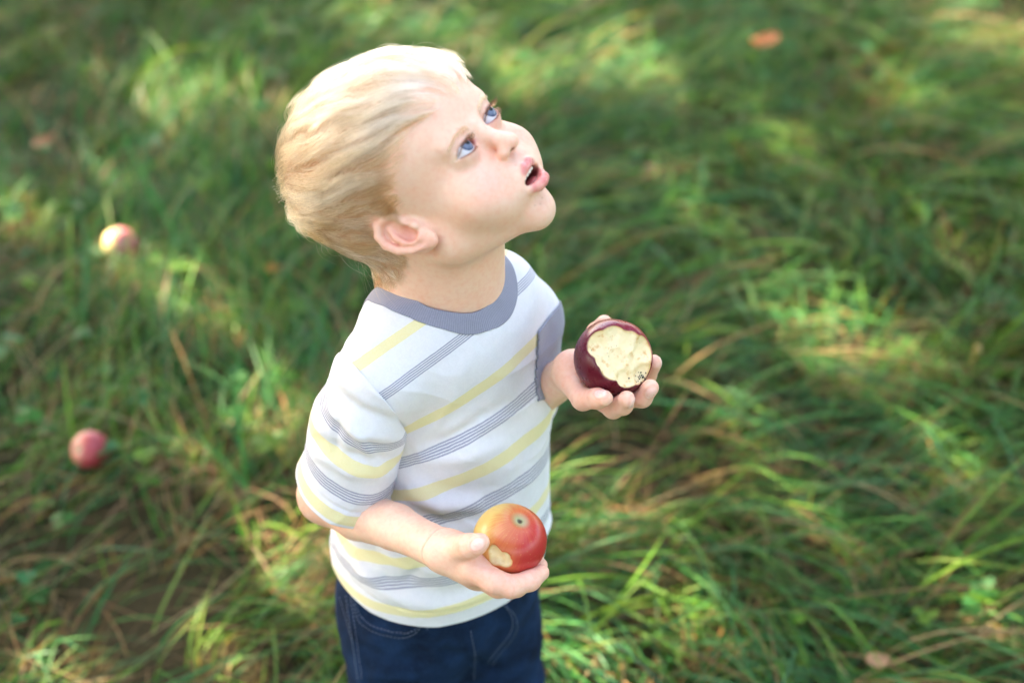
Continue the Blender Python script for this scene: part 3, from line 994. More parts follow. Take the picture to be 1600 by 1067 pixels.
def field_cut(bm, fn):
    bm.verts.ensure_lookup_table(); bm.verts.index_update()
    val = fn(np.array([v.co for v in bm.verts]))
    new = []
    for e in [e for e in bm.edges if val[e.verts[0].index]*val[e.verts[1].index] < 0]:
        a, b = val[e.verts[0].index], val[e.verts[1].index]
        new.append(bmesh.utils.edge_split(e, e.verts[0], float(np.clip(a/(a-b), .02, .98)))[1])
    bmesh.ops.connect_verts(bm, verts=new)
field_cut(bm, lambda P: neck_field(P, CIN))
bmesh.ops.delete(bm, geom=[f for f in bm.faces if neck_field(np.array(f.calc_center_median())[None], CIN)[0] < 0], context='FACES')
field_cut(bm, lambda P: neck_field(P, COUT))
bm.normal_update()
_c = np.array([f.calc_center_median() for f in bm.faces]); _ax = np.clip((_c-RS)@SD, 0, .06)
_hide = ((_c-SP)@SN > .005) & (np.linalg.norm(_c-RS-_ax[:, None]*SD, axis=1) < .048) & (torso_sdf(_c) > .009)
bmesh.ops.delete(bm, geom=[f for f, h in zip(bm.faces[:], _hide) if h], context='FACES')
def side(f):
    c = np.array(f.calc_center_median())
    if np.linalg.norm(c-NECK_P) < .11 and neck_field(c[None], COUT)[0] < 0: return 3
    return 0
bm.verts.ensure_lookup_table(); bm.faces.ensure_lookup_table(); bm.verts.index_update()
VB = np.array([v.co for v in bm.verts])
groups = {0: [], 3: []}
for f in bm.faces: groups[side(f)].append([v.index for v in f.verts])
bm.free(); bpy.data.meshes.remove(shirt_me)

x_, _ = ring_t(VB)
v_body = np.interp(x_, np.arange(len(tf)), ARC)
above = (VB-RC[-1])@RN[-1]
v_body = np.where(x_ >= len(tf)-1.001, ARC[-1]+np.maximum(above, 0), v_body)

def cloth_bump(nb, bs, co, scale=1500):
    wv = nb.n('ShaderNodeTexWave', wave_type='BANDS', bands_direction='X'); wv.inputs['Scale'].default_value = scale/3
    wv.inputs['Distortion'].default_value = 1.2; wv.inputs['Detail'].default_value = 2
    nb.l(co, wv.inputs['Vector'])
    nz = nb.noise(scale*.5, 3, .7, co)
    hgt = nb.math('ADD', nb.math('MULTIPLY', wv.outputs['Fac'], .5), nz)
    nb.bump(hgt, .35, .0005, bs)
    return nz

def stripe_material(name, bands):
    """bands: (centre, kind) in metres of the 'v' attribute"""
    m, nt, bs = new_mat(name); nb = NB(nt)
    co = nb.obj()
    v = nb.attr('v').outputs['Fac']
    wob = nb.math('MULTIPLY', nb.math('SUBTRACT', nb.noise(160, 2, .5, co), .5), .0009)
    v = nb.math('ADD', v, wob)
    nz = cloth_bump(nb, bs, co)
    slub = nb.noise(700, 3, .7, co)
    white = nb.mix(nb.math('ADD', nb.math('MULTIPLY', slub, .5), nb.math('MULTIPLY', nb.noise(190, 3, .7, co), .5)), (.61, .60, .625), (.80, .795, .805))
    yel, gry = None, None
    for c, kind in bands:
        d = nb.math('ABSOLUTE', nb.math('SUBTRACT', v, c))
        if kind == 'y':
            w = nb.math('LESS_THAN', d, .0052)
            yel = w if yel is None else nb.math('MAXIMUM', yel, w)
        else:
            w = nb.math('LESS_THAN', d, .0058)
            ph = nb.math('FRACT', nb.math('ADD', nb.math('DIVIDE', nb.math('SUBTRACT', v, c), .00233), .5))
            ln = nb.math('LESS_THAN', nb.math('ABSOLUTE', nb.math('SUBTRACT', ph, .5)), .31)
            w = nb.math('MULTIPLY', w, ln)
            gry = w if gry is None else nb.math('MAXIMUM', gry, w)
    fine = nb.math('FRACT', nb.math('DIVIDE', v, .0011))
    heather = nb.math('MULTIPLY', nb.math('ADD', nb.math('MULTIPLY', slub, .6), nb.math('MULTIPLY', fine, .16)), 1.0)
    yc = nb.mix(heather, (.74, .64, .27), (.80, .745, .50))
    gc = nb.mix(slub, (.16, .165, .24), (.34, .345, .42))
    colr = nb.mix(nb.math('MULTIPLY', yel, .92), white, yc)
    colr = nb.mix(nb.math('MULTIPLY', gry, .85), colr, gc)
    nb.l(colr, bs.inputs['Base Color'])
    bs.inputs['Roughness'].default_value = .92
    bs.inputs['Specular IOR Level'].default_value = .15
    bs.inputs['Sheen Weight'].default_value = .25
    bs.inputs['Sheen Roughness'].default_value = .5
    bs.inputs['Subsurface Weight'].default_value = .08
    bs.inputs['Subsurface Scale'].default_value = .003
    return m
def band_at(px, py):
    """v of the shirt surface seen at a photo pixel"""
    X, Y, Z = project(VB)
    n = np.hypot(X-px, Y-py) < 4
    i = np.nonzero(n)[0]; i = i[Z[i] < Z[i].min()+.01]
    return float(np.median(v_body[i]))
bands = [(band_at(*p), k) for p, k in (((690, 955), 'y'), ((700, 906), 'g'), ((690, 868), 'y'), ((770, 780), 'g'), ((730, 745), 'y'), ((745, 676), 'g'), ((745, 610), 'y'), ((668, 568), 'g'))]
if DEV: print('bands', [(round(b, 4), k) for b, k in bands])
step = bands[-1][0]-bands[-2][0]
bands += [(bands[-1][0]+.040, 'y')]
mat_body = stripe_material('striped_jersey', bands)
mat_slv = stripe_material('striped_jersey_sleeve', [(.0085, 'y'), (.031, 'g'), (.060, 'y'), (.084, 'g')])
rib, nt, bs = new_mat('grey_rib'); nb = NB(nt)
co = nb.obj(); nz = cloth_bump(nb, bs, co, 2200)
nb.l(nb.mix(nz, (.20, .205, .26), (.31, .315, .375)), bs.inputs['Base Color'])
bs.inputs['Roughness'].default_value = .95; bs.inputs['Sheen Weight'].default_value = .3; bs.inputs['Specular IOR Level'].default_value = .1

def submesh(name, faces, vattr, mat, parent, thick, grow=0.0):
    used = sorted({i for f in faces for i in f}); mp = {i: j for j, i in enumerate(used)}
    me = mesh_from(name, VB[used], [[mp[i] for i in f] for f in faces])
    if vattr is not None: set_float(me, 'v', vattr[used])
    o = link(name, me, mat, parent)
    md = o.modifiers.new('thickness', 'SOLIDIFY'); md.thickness = thick; md.offset = -1 if not grow else grow
    return o
tee = submesh('shirt', groups[0], v_body, mat_body, None, .0018)
tee.name = 'shirt'; tee.parent = child
def sleeve(V, F, sp, sn, hc, hn):
    me = mesh_from('sleeve', V, F); b = bmesh.new(); b.from_mesh(me)
    for co_, no_ in ((sp, -sn), (hc, hn)):
        bmesh.ops.bisect_plane(b, geom=b.verts[:]+b.edges[:]+b.faces[:], plane_co=tuple(co_), plane_no=tuple(no_), clear_outer=True)
    b.to_mesh(me); b.free()
    me.polygons.foreach_set('use_smooth', np.ones(len(me.polygons), bool))
    vv = np.array([v.co for v in me.vertices])
    set_float(me, 'v', (hc-vv)@hn)
    o = link('sleeve', me, mat_slv, tee)
    md = o.modifiers.new('thickness', 'SOLIDIFY'); md.thickness = .0016; md.offset = -1
sleeve(Vr, Fr, SP, SN, SH, SHN)
sleeve(Vl, Fl, LP, LN, LH, LD)
_v = VB-NECK_P
collar_mat, nt, bs = new_mat('grey_rib_collar'); nb = NB(nt)
co = nb.obj(); nz = nb.noise(900, 3, .7, co)
rb = nb.math('PINGPONG', nb.attr('v').outputs['Fac'], .5)
nb.l(nb.mix(nb.math('ADD', nb.math('MULTIPLY', nz, .6), nb.math('MULTIPLY', rb, .8)), (.17, .175, .235), (.33, .335, .40)), bs.inputs['Base Color'])
bs.inputs['Roughness'].default_value = .95; bs.inputs['Sheen Weight'].default_value = .3; bs.inputs['Specular IOR Level'].default_value = .1
nb.bump(nb.math('ADD', rb, nb.math('MULTIPLY', nz, .4)), .5, .0008, bs)
cl = submesh('collar', groups[3], np.arctan2(_v@NK_L, _v@NK_F)*32, collar_mat, tee, .0026, -.35)

# chest pocket: a patch of grey jersey sewn on the child's left breast
xi_, _ = ring_t(VB); ii = np.clip(xi_, 0, len(tf)-1.01).astype(int)
lat = ((VB-RC[ii])*RLt[ii]).sum(1); frt = ((VB-RC[ii])*RFt[ii]).sum(1)
def at_px(px, py, arr):
    X, Y, Z = project(VB); i = np.nonzero(np.hypot(X-px, Y-py) < 6)[0]; i = i[Z[i] < Z[i].min()+.01]
    return float(np.median(arr[i]))
p_v0, p_v1 = at_px(851, 636, v_body), at_px(838, 520, v_body)
p_u0 = at_px(838, 560, lat); p_u1 = p_u0+.062
if DEV: print('pocket', p_v0, p_v1, p_u0)
ksel = [f for f in groups[0] if frt[f[0]] > 0 and p_u0-.01 < lat[f[0]] < p_u1+.01 and p_v0-.02 < v_body[f[0]] < p_v1+.01]
used = sorted({i for f in ksel for i in f}); mp = {i: j for j, i in enumerate(used)}
pk = bmesh.new()
for i in used: pk.verts.new(VB[i])
pk.verts.ensure_lookup_table()
for f in ksel: pk.faces.new([pk.verts[mp[i]] for i in f])
def pk_fields(P):
    xi, _ = ring_t(P); i = np.clip(xi, 0, len(tf)-1.01).astype(int)
    u = ((P-RC[i])*RLt[i]).sum(1); v = np.interp(xi, np.arange(len(tf)), ARC)
    return u, v
def pk_field(P):
    u, v = pk_fields(P)
    m = (p_u0+p_u1)/2
    bot = p_v0+.010-.010*(1-np.abs(u-m)/(p_u1-m))
    return np.maximum(np.maximum(p_u0-u, u-p_u1), np.maximum(bot-v, v-p_v1))
field_cut(pk, pk_field)
bmesh.ops.delete(pk, geom=[f for f in pk.faces if pk_field(np.array(f.calc_center_median())[None])[0] > 0], context='FACES')
bmesh.ops.delete(pk, geom=[v for v in pk.verts if not v.link_faces], context='VERTS')
pk.normal_update()
for v in pk.verts: v.co += v.normal*.0009
pme = bpy.data.meshes.new('pocket'); pk.to_mesh(pme); pk.free()
pme.polygons.foreach_set('use_smooth', np.ones(len(pme.polygons), bool))
pocket = link('pocket', pme, rib, tee)
md = pocket.modifiers.new('thickness', 'SOLIDIFY'); md.thickness = .0014; md.offset = 1
# hem and shoulder stitching as thin thread, laid on the cloth
def tube(pts, r, n=6, closed=False):
    pts = np.asarray(pts, float); k = len(pts)
    T = np.gradient(pts, axis=0); T /= np.linalg.norm(T, axis=1)[:, None]+1e-12
    A = np.cross(T, [.31, .52, .79]); A /= np.linalg.norm(A, axis=1)[:, None]; B = np.cross(T, A)
    a = np.linspace(0, 2*math.pi, n, endpoint=False)
    V = (pts[:, None]+np.asarray(r).reshape(-1, 1, 1)*(A[:, None]*np.cos(a)[None, :, None]+B[:, None]*np.sin(a)[None, :, None])).reshape(-1, 3)
    F = [[i*n+j, i*n+(j+1) % n, (i+1)*n+(j+1) % n, (i+1)*n+j] for i in range(k-1) for j in range(n)]
    F += [list(range(n))[::-1], [(k-1)*n+j for j in range(n)]]
    return V, F
def join_tubes(name, tubes, mat, parent):
    V, F = [], []
    for v, f in tubes:
        o = sum(len(x) for x in V); V.append(v); F += [[i+o for i in q] for q in f]
    return link(name, mesh_from(name, np.concatenate(V), F), mat, parent)

# ================================================================== jeans
HIP = atf(686, 905, .900); jl = np.array([math.cos(math.radians(30)), math.sin(math.radians(30)), 0]); jf = facing(30)
jeans = Sdf()
JM = np.stack([jl, jf, UP], 1)
HIPC = np.array([HIP[0], HIP[1], .335])
jeans.ell(WORLD, HIPC, (.090, .083, .10), 0, rot=JM)
jeans.ell(WORLD, HIPC-jf*.02+UP*-.02, (.080, .075, .06), .02, rot=JM)
for sd in (-1, 1):
    hipj = HIPC+jl*.041*sd+UP*-.035
    knee = HIPC*np.array([1, 1, 0])+UP*.165+jl*.048*sd+jf*.012
    ank = HIPC*np.array([1, 1, 0])+UP*.035+jl*.052*sd-jf*.002
    jeans.chain(WORLD, [hipj, knee, ank], [.058, .050, .046], .018, .008)
lo = HIPC-np.array([.15, .15, .335]); hi = HIPC+np.array([.15, .15, .125]); lo[2] = .008
Vj, Fj = jeans.mesh(lo, hi, .0016 if not DEV or 'f' in DEV else .002)
Vj = smooth_verts(Vj, Fj, 3)
Nj = vnormals(Vj, Fj)
xj, yj, zj = project(Vj); vis = ((CAM-Vj)*Nj).sum(1) > 0
def pl_dist(pts, x, y):
    pts = np.asarray(pts, float); P2 = np.stack([x, y], 1); d = np.full(len(x), 1e9)
    for a, b in zip(pts[:-1], pts[1:]):
        ba = b-a; t = np.clip((P2-a)@ba/(ba@ba), 0, 1)
        d = np.minimum(d, np.linalg.norm(P2-a-t[:, None]*ba, axis=1))
    return d
dj = vnoise(Vj, 22, 51)*.0022+vnoise(Vj, 55, 52)*.0011
PK1 = [(557, 935), (562, 962), (580, 976), (604, 984), (632, 989), (652, 982), (662, 966), (668, 950)]
PK2 = [(778, 938), (797, 955), (802, 975), (792, 996), (772, 1018), (760, 1036)]
for line, w, amp in ((PK1, 5, .0022), ([(570, 950), (600, 966), (640, 968)], 12, -.0030), (PK2, 5, .0018),
                     ([(785, 955), (788, 980), (770, 1005)], 11, -.0026), ([(700, 1025), (740, 1035), (770, 1045)], 12, -.0045),
                     ([(560, 1010), (620, 1030), (690, 1030)], 12, -.0020), ([(590, 1050), (650, 1060), (720, 1064)], 11, .0026),
                     ([(545, 950), (556, 1010), (566, 1066)], 5, .0018), ([(735, 980), (742, 1020), (740, 1066)], 8, .0018)):
    dj += amp*np.exp(-(pl_dist(line, xj, yj)/w)**2)*vis
Vj = Vj+Nj*dj[:, None]
jean_me = mesh_from('jeans', Vj, Fj)
bm = bmesh.new(); bm.from_mesh(jean_me)
bmesh.ops.bisect_plane(bm, geom=bm.verts[:]+bm.edges[:]+bm.faces[:], plane_co=(0, 0, .405), plane_no=(0, 0, 1), clear_outer=True)
bmesh.ops.bisect_plane(bm, geom=bm.verts[:]+bm.edges[:]+bm.faces[:], plane_co=(0, 0, .022), plane_no=(0, 0, -1), clear_outer=True)
bm.to_mesh(jean_me); bm.free()
denim, nt, bs = new_mat('denim'); nb = NB(nt)
co = nb.obj()
wv = nb.n('ShaderNodeTexWave', bands_direction='DIAGONAL'); wv.inputs['Scale'].default_value = 330; wv.inputs['Distortion'].default_value = 1.5; wv.inputs['Detail'].default_value = 2
nb.l(co, wv.inputs['Vector'])
fade = nb.noise(26, 5, .65, co); spk = nb.noise(480, 3, .8, co)
dc = nb.mix(nb.ramp(fade, [(.35, (0, 0, 0)), (.72, (1, 1, 1))]), (.0012, .0052, .017), (.0075, .031, .085))
dc = nb.mix(nb.ramp(spk, [(.54, (0, 0, 0)), (.74, (.62, .62, .62))]), dc, (.030, .060, .115))
dc = nb.mix(nb.math('MULTIPLY', wv.outputs['Fac'], .25), dc, (.012, .028, .060))
nb.l(dc, bs.inputs['Base Color'])
bs.inputs['Roughness'].default_value = .9; bs.inputs['Specular IOR Level'].default_value = .12
nb.bump(nb.math('ADD', wv.outputs['Fac'], spk), .5, .0006, bs)
jn = link('jeans', jean_me, denim, child)
md = jn.modifiers.new('thickness', 'SOLIDIFY'); md.thickness = .0016; md.offset = -1
thread, nt, bs = new_mat('thread'); bs.inputs['Base Color'].default_value = (.15, .19, .26, 1); bs.inputs['Roughness'].default_value = .8
def lay(pts, V_, N_, x_, y_, v_, off=.0006, spacing=3.0):
    pts = np.asarray(pts, float); out = []
    seg = np.linalg.norm(np.diff(pts, axis=0), axis=1); L = np.concatenate([[0], np.cumsum(seg)])
    # Catmull-like smooth by dense linear resample and box blur
    t = np.arange(0, L[-1], spacing)
    c = np.stack([np.interp(t, L, pts[:, 0]), np.interp(t, L, pts[:, 1])], 1)
    for _ in range(6): c[1:-1] = (c[:-2]+c[1:-1]*2+c[2:])/4
    for p in c:
        n = np.nonzero((np.abs(x_-p[0]) < 5) & (np.abs(y_-p[1]) < 5) & v_)[0]
        if len(n) == 0: continue
        i = n[np.hypot(x_[n]-p[0], y_[n]-p[1]).argmin()]
        out.append(V_[i]+N_[i]*off)
    out = np.array(out)
    for _ in range(2): out[1:-1] = (out[:-2]+out[1:-1]*2+out[2:])/4
    return out
xj, yj, zj = project(Vj)
stitches = []
def off2(pts, dx, dy): return [(x+dx, y+dy) for x, y in pts]
for line in (PK1, off2(PK1, -2, 8), PK2, off2(PK2, 7, 4), [(548, 925), (556, 985), (567, 1066)], [(541, 930), (549, 985), (560, 1066)],
             [(531, 932), (541, 965), (553, 1010)], [(672, 975), (664, 986)], [(735, 985), (742, 1020), (741, 1066)]):
    p = lay(line, Vj, Nj, xj, yj, vis)
    for i in range(0, len(p)-2, 2):
        stitches.append(tube(p[i:i+2], .0003, 5))
join_tubes('stitching', stitches, thread, jn)['kind'] = 'stuff'
# shoes, below the picture's edge
shoe_mat, nt, bs = new_mat('shoe_canvas'); bs.inputs['Base Color'].default_value = (.05, .06, .09, 1); bs.inputs['Roughness'].default_value = .8
sole_mat, nt, bs = new_mat('shoe_sole'); bs.inputs['Base Color'].default_value = (.6, .58, .54, 1); bs.inputs['Roughness'].default_value = .6
for sd in (-1, 1):
    fc = HIPC*np.array([1, 1, 0])+jl*.052*sd+jf*.028
    sh = Sdf(); sh.chain(WORLD, [fc-jf*.05+UP*.034, fc+UP*.034, fc+jf*.04+UP*.028], [.028, .030, .026], 0, .02)
    sh.cap(WORLD, fc-jf*.035+UP*.04, fc-jf*.03+UP*.06, .027, .026, .02)
    v, f = sh.mesh(fc-.11, fc+np.array([.11, .11, .11]), .003)
    v[:, 2] = np.maximum(v[:, 2], .012)
    so = link('shoe', mesh_from('shoe', v, f), shoe_mat, child)
    sh = Sdf(); sh.chain(WORLD, [fc-jf*.05+UP*.012, fc+UP*.012, fc+jf*.04+UP*.012], [.031, .033, .030], 0, .02)
    v, f = sh.mesh(fc-.11, fc+np.array([.11, .11, .11]), .003)
    v[:, 2] = np.clip(v[:, 2], .001, .016)
    link('sole', mesh_from('sole', v, f), sole_mat, so)

# ================================================================== apples
def apple_frame(c, axis):
    z = unit(axis); x = unit(np.cross([.3, .2, .93], z)); y = np.cross(z, x)
    return Frame(c, x, y, z)
def apple_fn(R):
    k, r, sz = .30*R, .70*R, 1.22
    def fn(q):
        rho = np.hypot(q[:, 0], q[:, 1])
        a = np.arctan2(q[:, 1], q[:, 0])
        z = q[:, 2]/sz
        rr = r*(1-.05*(z/R))                            # a little narrower to the calyx end
        lob = 1+.012*np.cos(5*a)*np.clip(-z/R, 0, 1)+.012*np.cos(2*a+.6)
        return ((np.hypot(rho-k*lob, z)-rr*lob)*.92).astype(f32)
    return fn
def make_apple(name, c, R, axis, bites, mat, label, group=None, h=.0007, ktooth=.0012, stem=0):
    fr = apple_frame(c, axis)
    s0 = Sdf(); s0.op(fr, apple_fn(R), (0, 0, 0), R*1.15, 0)
    s1 = Sdf(); s1.ops = list(s0.ops)
    for p, r in bites: s1.ell(WORLD, p, r, ktooth, sub=True)
    V, F = s1.mesh(np.asarray(c)-R*1.2, np.asarray(c)+R*1.2, h, 16)
    if bites:
        d = s0.eval(V)
        dep = sstep(-.0004, -.0011, d)
        N = vnormals(V, F)
        V = V+N*(dep*(vnoise(V, 420, 61)*.0004+vnoise(V, 110, 62)*.0013))[:, None]
        V = smooth_verts(V, F, 1)
    else:
        d = np.zeros(len(V)); dep = d
        V = smooth_verts(V, F, 2)
    me = mesh_from(name, (V-fr.O)@fr.R, F)
    set_float(me, 'flesh', dep); set_float(me, 'depth', -d*1000)
    o = link(name, me, mat, label=label, category='apple', group=group)
    M4 = Matrix([[*fr.R[i], fr.O[i]] for i in range(3)]+[[0, 0, 0, 1]])
    o.matrix_world = M4
    if stem:
        p = np.array([(0, 0, R*.62), (R*.02, 0, R*.78), (R*.06, R*.02, R*.92), (R*.13, R*.03, R*1.03)])
        v, f = tube(p, [.0014, .0011, .0011, .0015], 7)
        link('stem', mesh_from('stem', v, f), stem_mat, o)
    return o, fr
stem_mat, nt, bs = new_mat('apple_stem'); bs.inputs['Base Color'].default_value = (.10, .06, .03, 1); bs.inputs['Roughness'].default_value = .8

def apple_material(name, dark, mid, pale, blush, R, dimple=(.30, .36, .17), rough=.3, specks=True, brown=.5):
    """blush: (object-space direction, start, end) of the colour change"""
    m, nt, bs = new_mat(name); nb = NB(nt)
    co = nb.obj()
    dot = nb.n('ShaderNodeVectorMath', operation='DOT_PRODUCT'); nb.l(co, dot.inputs[0]); dot.inputs[1].default_value = tuple(np.asarray(blush[0])/R)
    sep = nb.n('ShaderNodeSeparateXYZ'); nb.l(co, sep.inputs[0])
    ang = nb.math('ARCTAN2', sep.outputs[1], sep.outputs[0])
    cx = nb.n('ShaderNodeCombineXYZ'); nb.l(nb.math('MULTIPLY', ang, 9.0), cx.inputs[0]); nb.l(nb.math('MULTIPLY', sep.outputs[2], 40.0), cx.inputs[1])
    streak = nb.noise(1.7, 4, .65, cx.outputs[0])
    big = nb.noise(45, 3, .55, co)
    f = nb.math('ADD', dot.outputs['Value'], nb.math('ADD', nb.math('MULTIPLY', nb.math('SUBTRACT', streak, .5), .75), nb.math('MULTIPLY', nb.math('SUBTRACT', big, .5), .8)))
    t = nb.math('DIVIDE', nb.math('SUBTRACT', f, blush[1]), blush[2]-blush[1])
    skinc = nb.ramp(t, [(0.0, pale), (.42, mid), (1.0, dark)])
    rho = nb.math('SQRT', nb.math('ADD', nb.math('POWER', sep.outputs[0], 2.0), nb.math('POWER', sep.outputs[1], 2.0)))
    pole = nb.ramp(nb.math('DIVIDE', rho, R), [(.10, (1, 1, 1)), (.30, (0, 0, 0))])
    pole = nb.math('MULTIPLY', pole, nb.math('GREATER_THAN', sep.outputs[2], 0.0))
    skinc = nb.mix(nb.math('MULTIPLY', pole, .85), skinc, dimple)
    core = nb.ramp(nb.math('DIVIDE', rho, R), [(.05, (1, 1, 1)), (.10, (0, 0, 0))])
    skinc = nb.mix(nb.math('MULTIPLY', core, nb.math('GREATER_THAN', sep.outputs[2], 0.0)), skinc, (.06, .045, .02))
    if specks:
        vo = nb.n('ShaderNodeTexVoronoi', feature='F1'); vo.inputs['Scale'].default_value = 330; nb.l(co, vo.inputs['Vector'])
        skinc = nb.mix(nb.ramp(vo.outputs['Distance'], [(.10, (.28, .28, .28)), (.17, (0, 0, 0))]), skinc, (.62, .40, .18))
    fl = nb.attr('flesh').outputs['Fac']; dep = nb.attr('depth').outputs['Fac']
    fn = nb.noise(140, 4, .6, co); fn2 = nb.noise(60, 3, .5, co)
    flesh = nb.mix(fn2, (.74, .56, .27), (.83, .71, .46))
    flesh = nb.mix(nb.ramp(fn, [(.54, (0, 0, 0)), (.70, (brown,)*3)]), flesh, (.55, .27, .06))
    edge = nb.ramp(nb.math('DIVIDE', dep, 4.0), [(.2, (.75, .75, .75)), (.55, (0, 0, 0))])
    flesh = nb.mix(nb.math('MULTIPLY', edge, .8), flesh, (.56, .34, .08))
    nb.l(nb.mix(fl, skinc, flesh), bs.inputs['Base Color'])
    nb.l(nb.math('ADD', nb.math('MULTIPLY', fl, .25), nb.math('ADD', rough, nb.math('MULTIPLY', nb.noise(220, 3, .6, co), .12))), bs.inputs['Roughness'])
    nb.l(nb.math('MULTIPLY', fl, .15), bs.inputs['Subsurface Weight'])
    bs.inputs['Subsurface Scale'].default_value = .004
    bs.inputs['Specular IOR Level'].default_value = .45
    nb.bump(nb.math('MULTIPLY', nb.noise(700, 3, .6, co), nb.math('ADD', .15, fl)), .3, .0006, bs)
    return m
ax1 = camvec(.33, -.70, -.63)
fr1 = apple_frame(APPLE1, ax1)
bl1 = unit(camvec(.80, .25, -.35))@fr1.R
m1 = apple_material('blushed_apple_skin', (.46, .03, .028), (.58, .16, .05), (.62, .42, .12), (bl1, -.50, .80), APPLE1_R, rough=.26)
b1 = APPLE1+unit(camvec(-.30, .44, -.85))*APPLE1_R*1.19
side1 = unit(np.cross(VIEW, b1-APPLE1))
bd = unit(b1-APPLE1); up1 = np.cross(side1, bd)
make_apple('apple', APPLE1, APPLE1_R, ax1, [(APPLE1+bd*APPLE1_R*dk+side1*APPLE1_R*dx+up1*APPLE1_R*dy, APPLE1_R*rk) for dx, dy, dk, rk in
           ((0, 0, 1.06, .25), (.20, .06, 1.03, .22), (-.20, .02, 1.03, .21), (.08, -.14, 1.04, .2), (-.10, .16, 1.05, .19), (.30, .16, 1.0, .15))], m1,
           'red and yellow apple with one small bite, held beside the belly')
ax2 = camvec(-.45, .65, .62)
fr2 = apple_frame(APPLE2, ax2)
m2 = apple_material('dark_apple_skin', (.10, .003, .014), (.20, .006, .022), (.34, .035, .05), (unit(camvec(-.4, .6, -.3))@fr2.R, -1.1, .35), APPLE2_R, rough=.22, specks=False, brown=.85)
bites = []
for d, dist, r in (((-.34, -.40, -.85), 1.06, .40), ((.08, -.58, -.80), 1.04, .42), ((.50, -.46, -.72), 1.02, .44), ((.72, .02, -.68), 1.04, .46),
                   ((.26, -.05, -.96), 1.06, .56), ((.46, .40, -.80), 1.04, .42), ((.84, -.26, -.44), 1.08, .42), ((-.10, -.08, -.99), 1.06, .42), ((.80, .36, -.48), 1.08, .38),
                   ((-.02, .22, -.97), 1.10, .36)):
    bites.append((APPLE2+unit(camvec(*d))*APPLE2_R*(dist-.05), APPLE2_R*r))
eaten, _ = make_apple('apple', APPLE2, APPLE2_R, ax2, bites, m2, 'dark red apple with a big pale bite, held out in the far hand')
# black crumbs of dirt on the bite's lower rim
soil_mat, nt, bs = new_mat('soil_crumb'); bs.inputs['Base Color'].default_value = (.012, .010, .008, 1); bs.inputs['Roughness'].default_value = .9

n_cr = 46
cr_t = []
for i in range(n_cr):
    if i < 34: px, py = gen.normal(1001, 6), gen.normal(589, 5)
    else: px, py = gen.uniform(920, 1000), gen.uniform(530, 600)
    r = gen.uniform(.0003, .0008)*(1 if i < 34 else .6)
    d = at(px, py, 1.0)-CAM; d /= np.linalg.norm(d)
    # meet the apple's eaten surface along the sight line
    hit, loc, nrm, _ = eaten.ray_cast(eaten.matrix_world.inverted() @ Vector(tuple(CAM)), (eaten.matrix_world.inverted().to_3x3() @ Vector(tuple(d))))
    if not hit: continue
    b = bmesh.new(); bmesh.ops.create_icosphere(b, subdivisions=1, radius=r)
    v = np.array([np.array(x.co)*gen.uniform(.6, 1.3, 3) for x in b.verts])+np.array(loc); b.faces.ensure_lookup_table()
    cr_t.append((v, [[q.index for q in f.verts] for f in b.faces])); b.free()
cr_o = join_tubes('soil_crumbs', cr_t, soil_mat, eaten)
cr_o['kind'] = 'stuff'

# ================================================================== ground and grass
soil, nt, bs = new_mat('soil'); nb = NB(nt); co = nb.obj()
sc_ = nb.mix(nb.ramp(nb.noise(3.2, 5, .65, co), [(.35, (0, 0, 0)), (.65, (1, 1, 1))]), (.035, .032, .014), (.085, .058, .030))
sc_ = nb.mix(nb.math('MULTIPLY', nb.noise(90, 4, .7, co), .6), sc_, (.030, .040, .012))
nb.l(sc_, bs.inputs['Base Color']); bs.inputs['Roughness'].default_value = .95; bs.inputs['Specular IOR Level'].default_value = .1
nb.bump(nb.noise(60, 5, .7, co), .8, .02, bs)
gx = np.concatenate([[-90, -40, -15], np.linspace(-6, 6, 61), [15, 40, 90]])
gy = np.concatenate([[-90, -40, -15], np.linspace(-5, 8, 66), [18, 45, 95]])
GX, GY = np.meshgrid(gx, gy, indexing='ij')
def ground_z(x, y):
    P = np.stack([x, y, np.zeros_like(x)], -1).reshape(-1, 3)
    z = vnoise(P, 1.6, 71)*.018+vnoise(P, 5, 72)*.006-.012
    w = np.exp(-((P[:, 0]-HIPC[0])**2+(P[:, 1]-HIPC[1])**2)/.05)
    return (z*(1-w)).reshape(np.shape(x))
GZ = ground_z(GX, GY)
nx_, ny_ = GX.shape
idx = np.arange(nx_*ny_).reshape(nx_, ny_)
GF = np.stack([idx[:-1, :-1], idx[1:, :-1], idx[1:, 1:], idx[:-1, 1:]], -1).reshape(-1, 4)
gr = link('ground', mesh_from('ground', np.stack([GX, GY, GZ], -1).reshape(-1, 3), GF), soil, kind='structure')
gr['label'] = 'bare brown orchard soil under the grass'

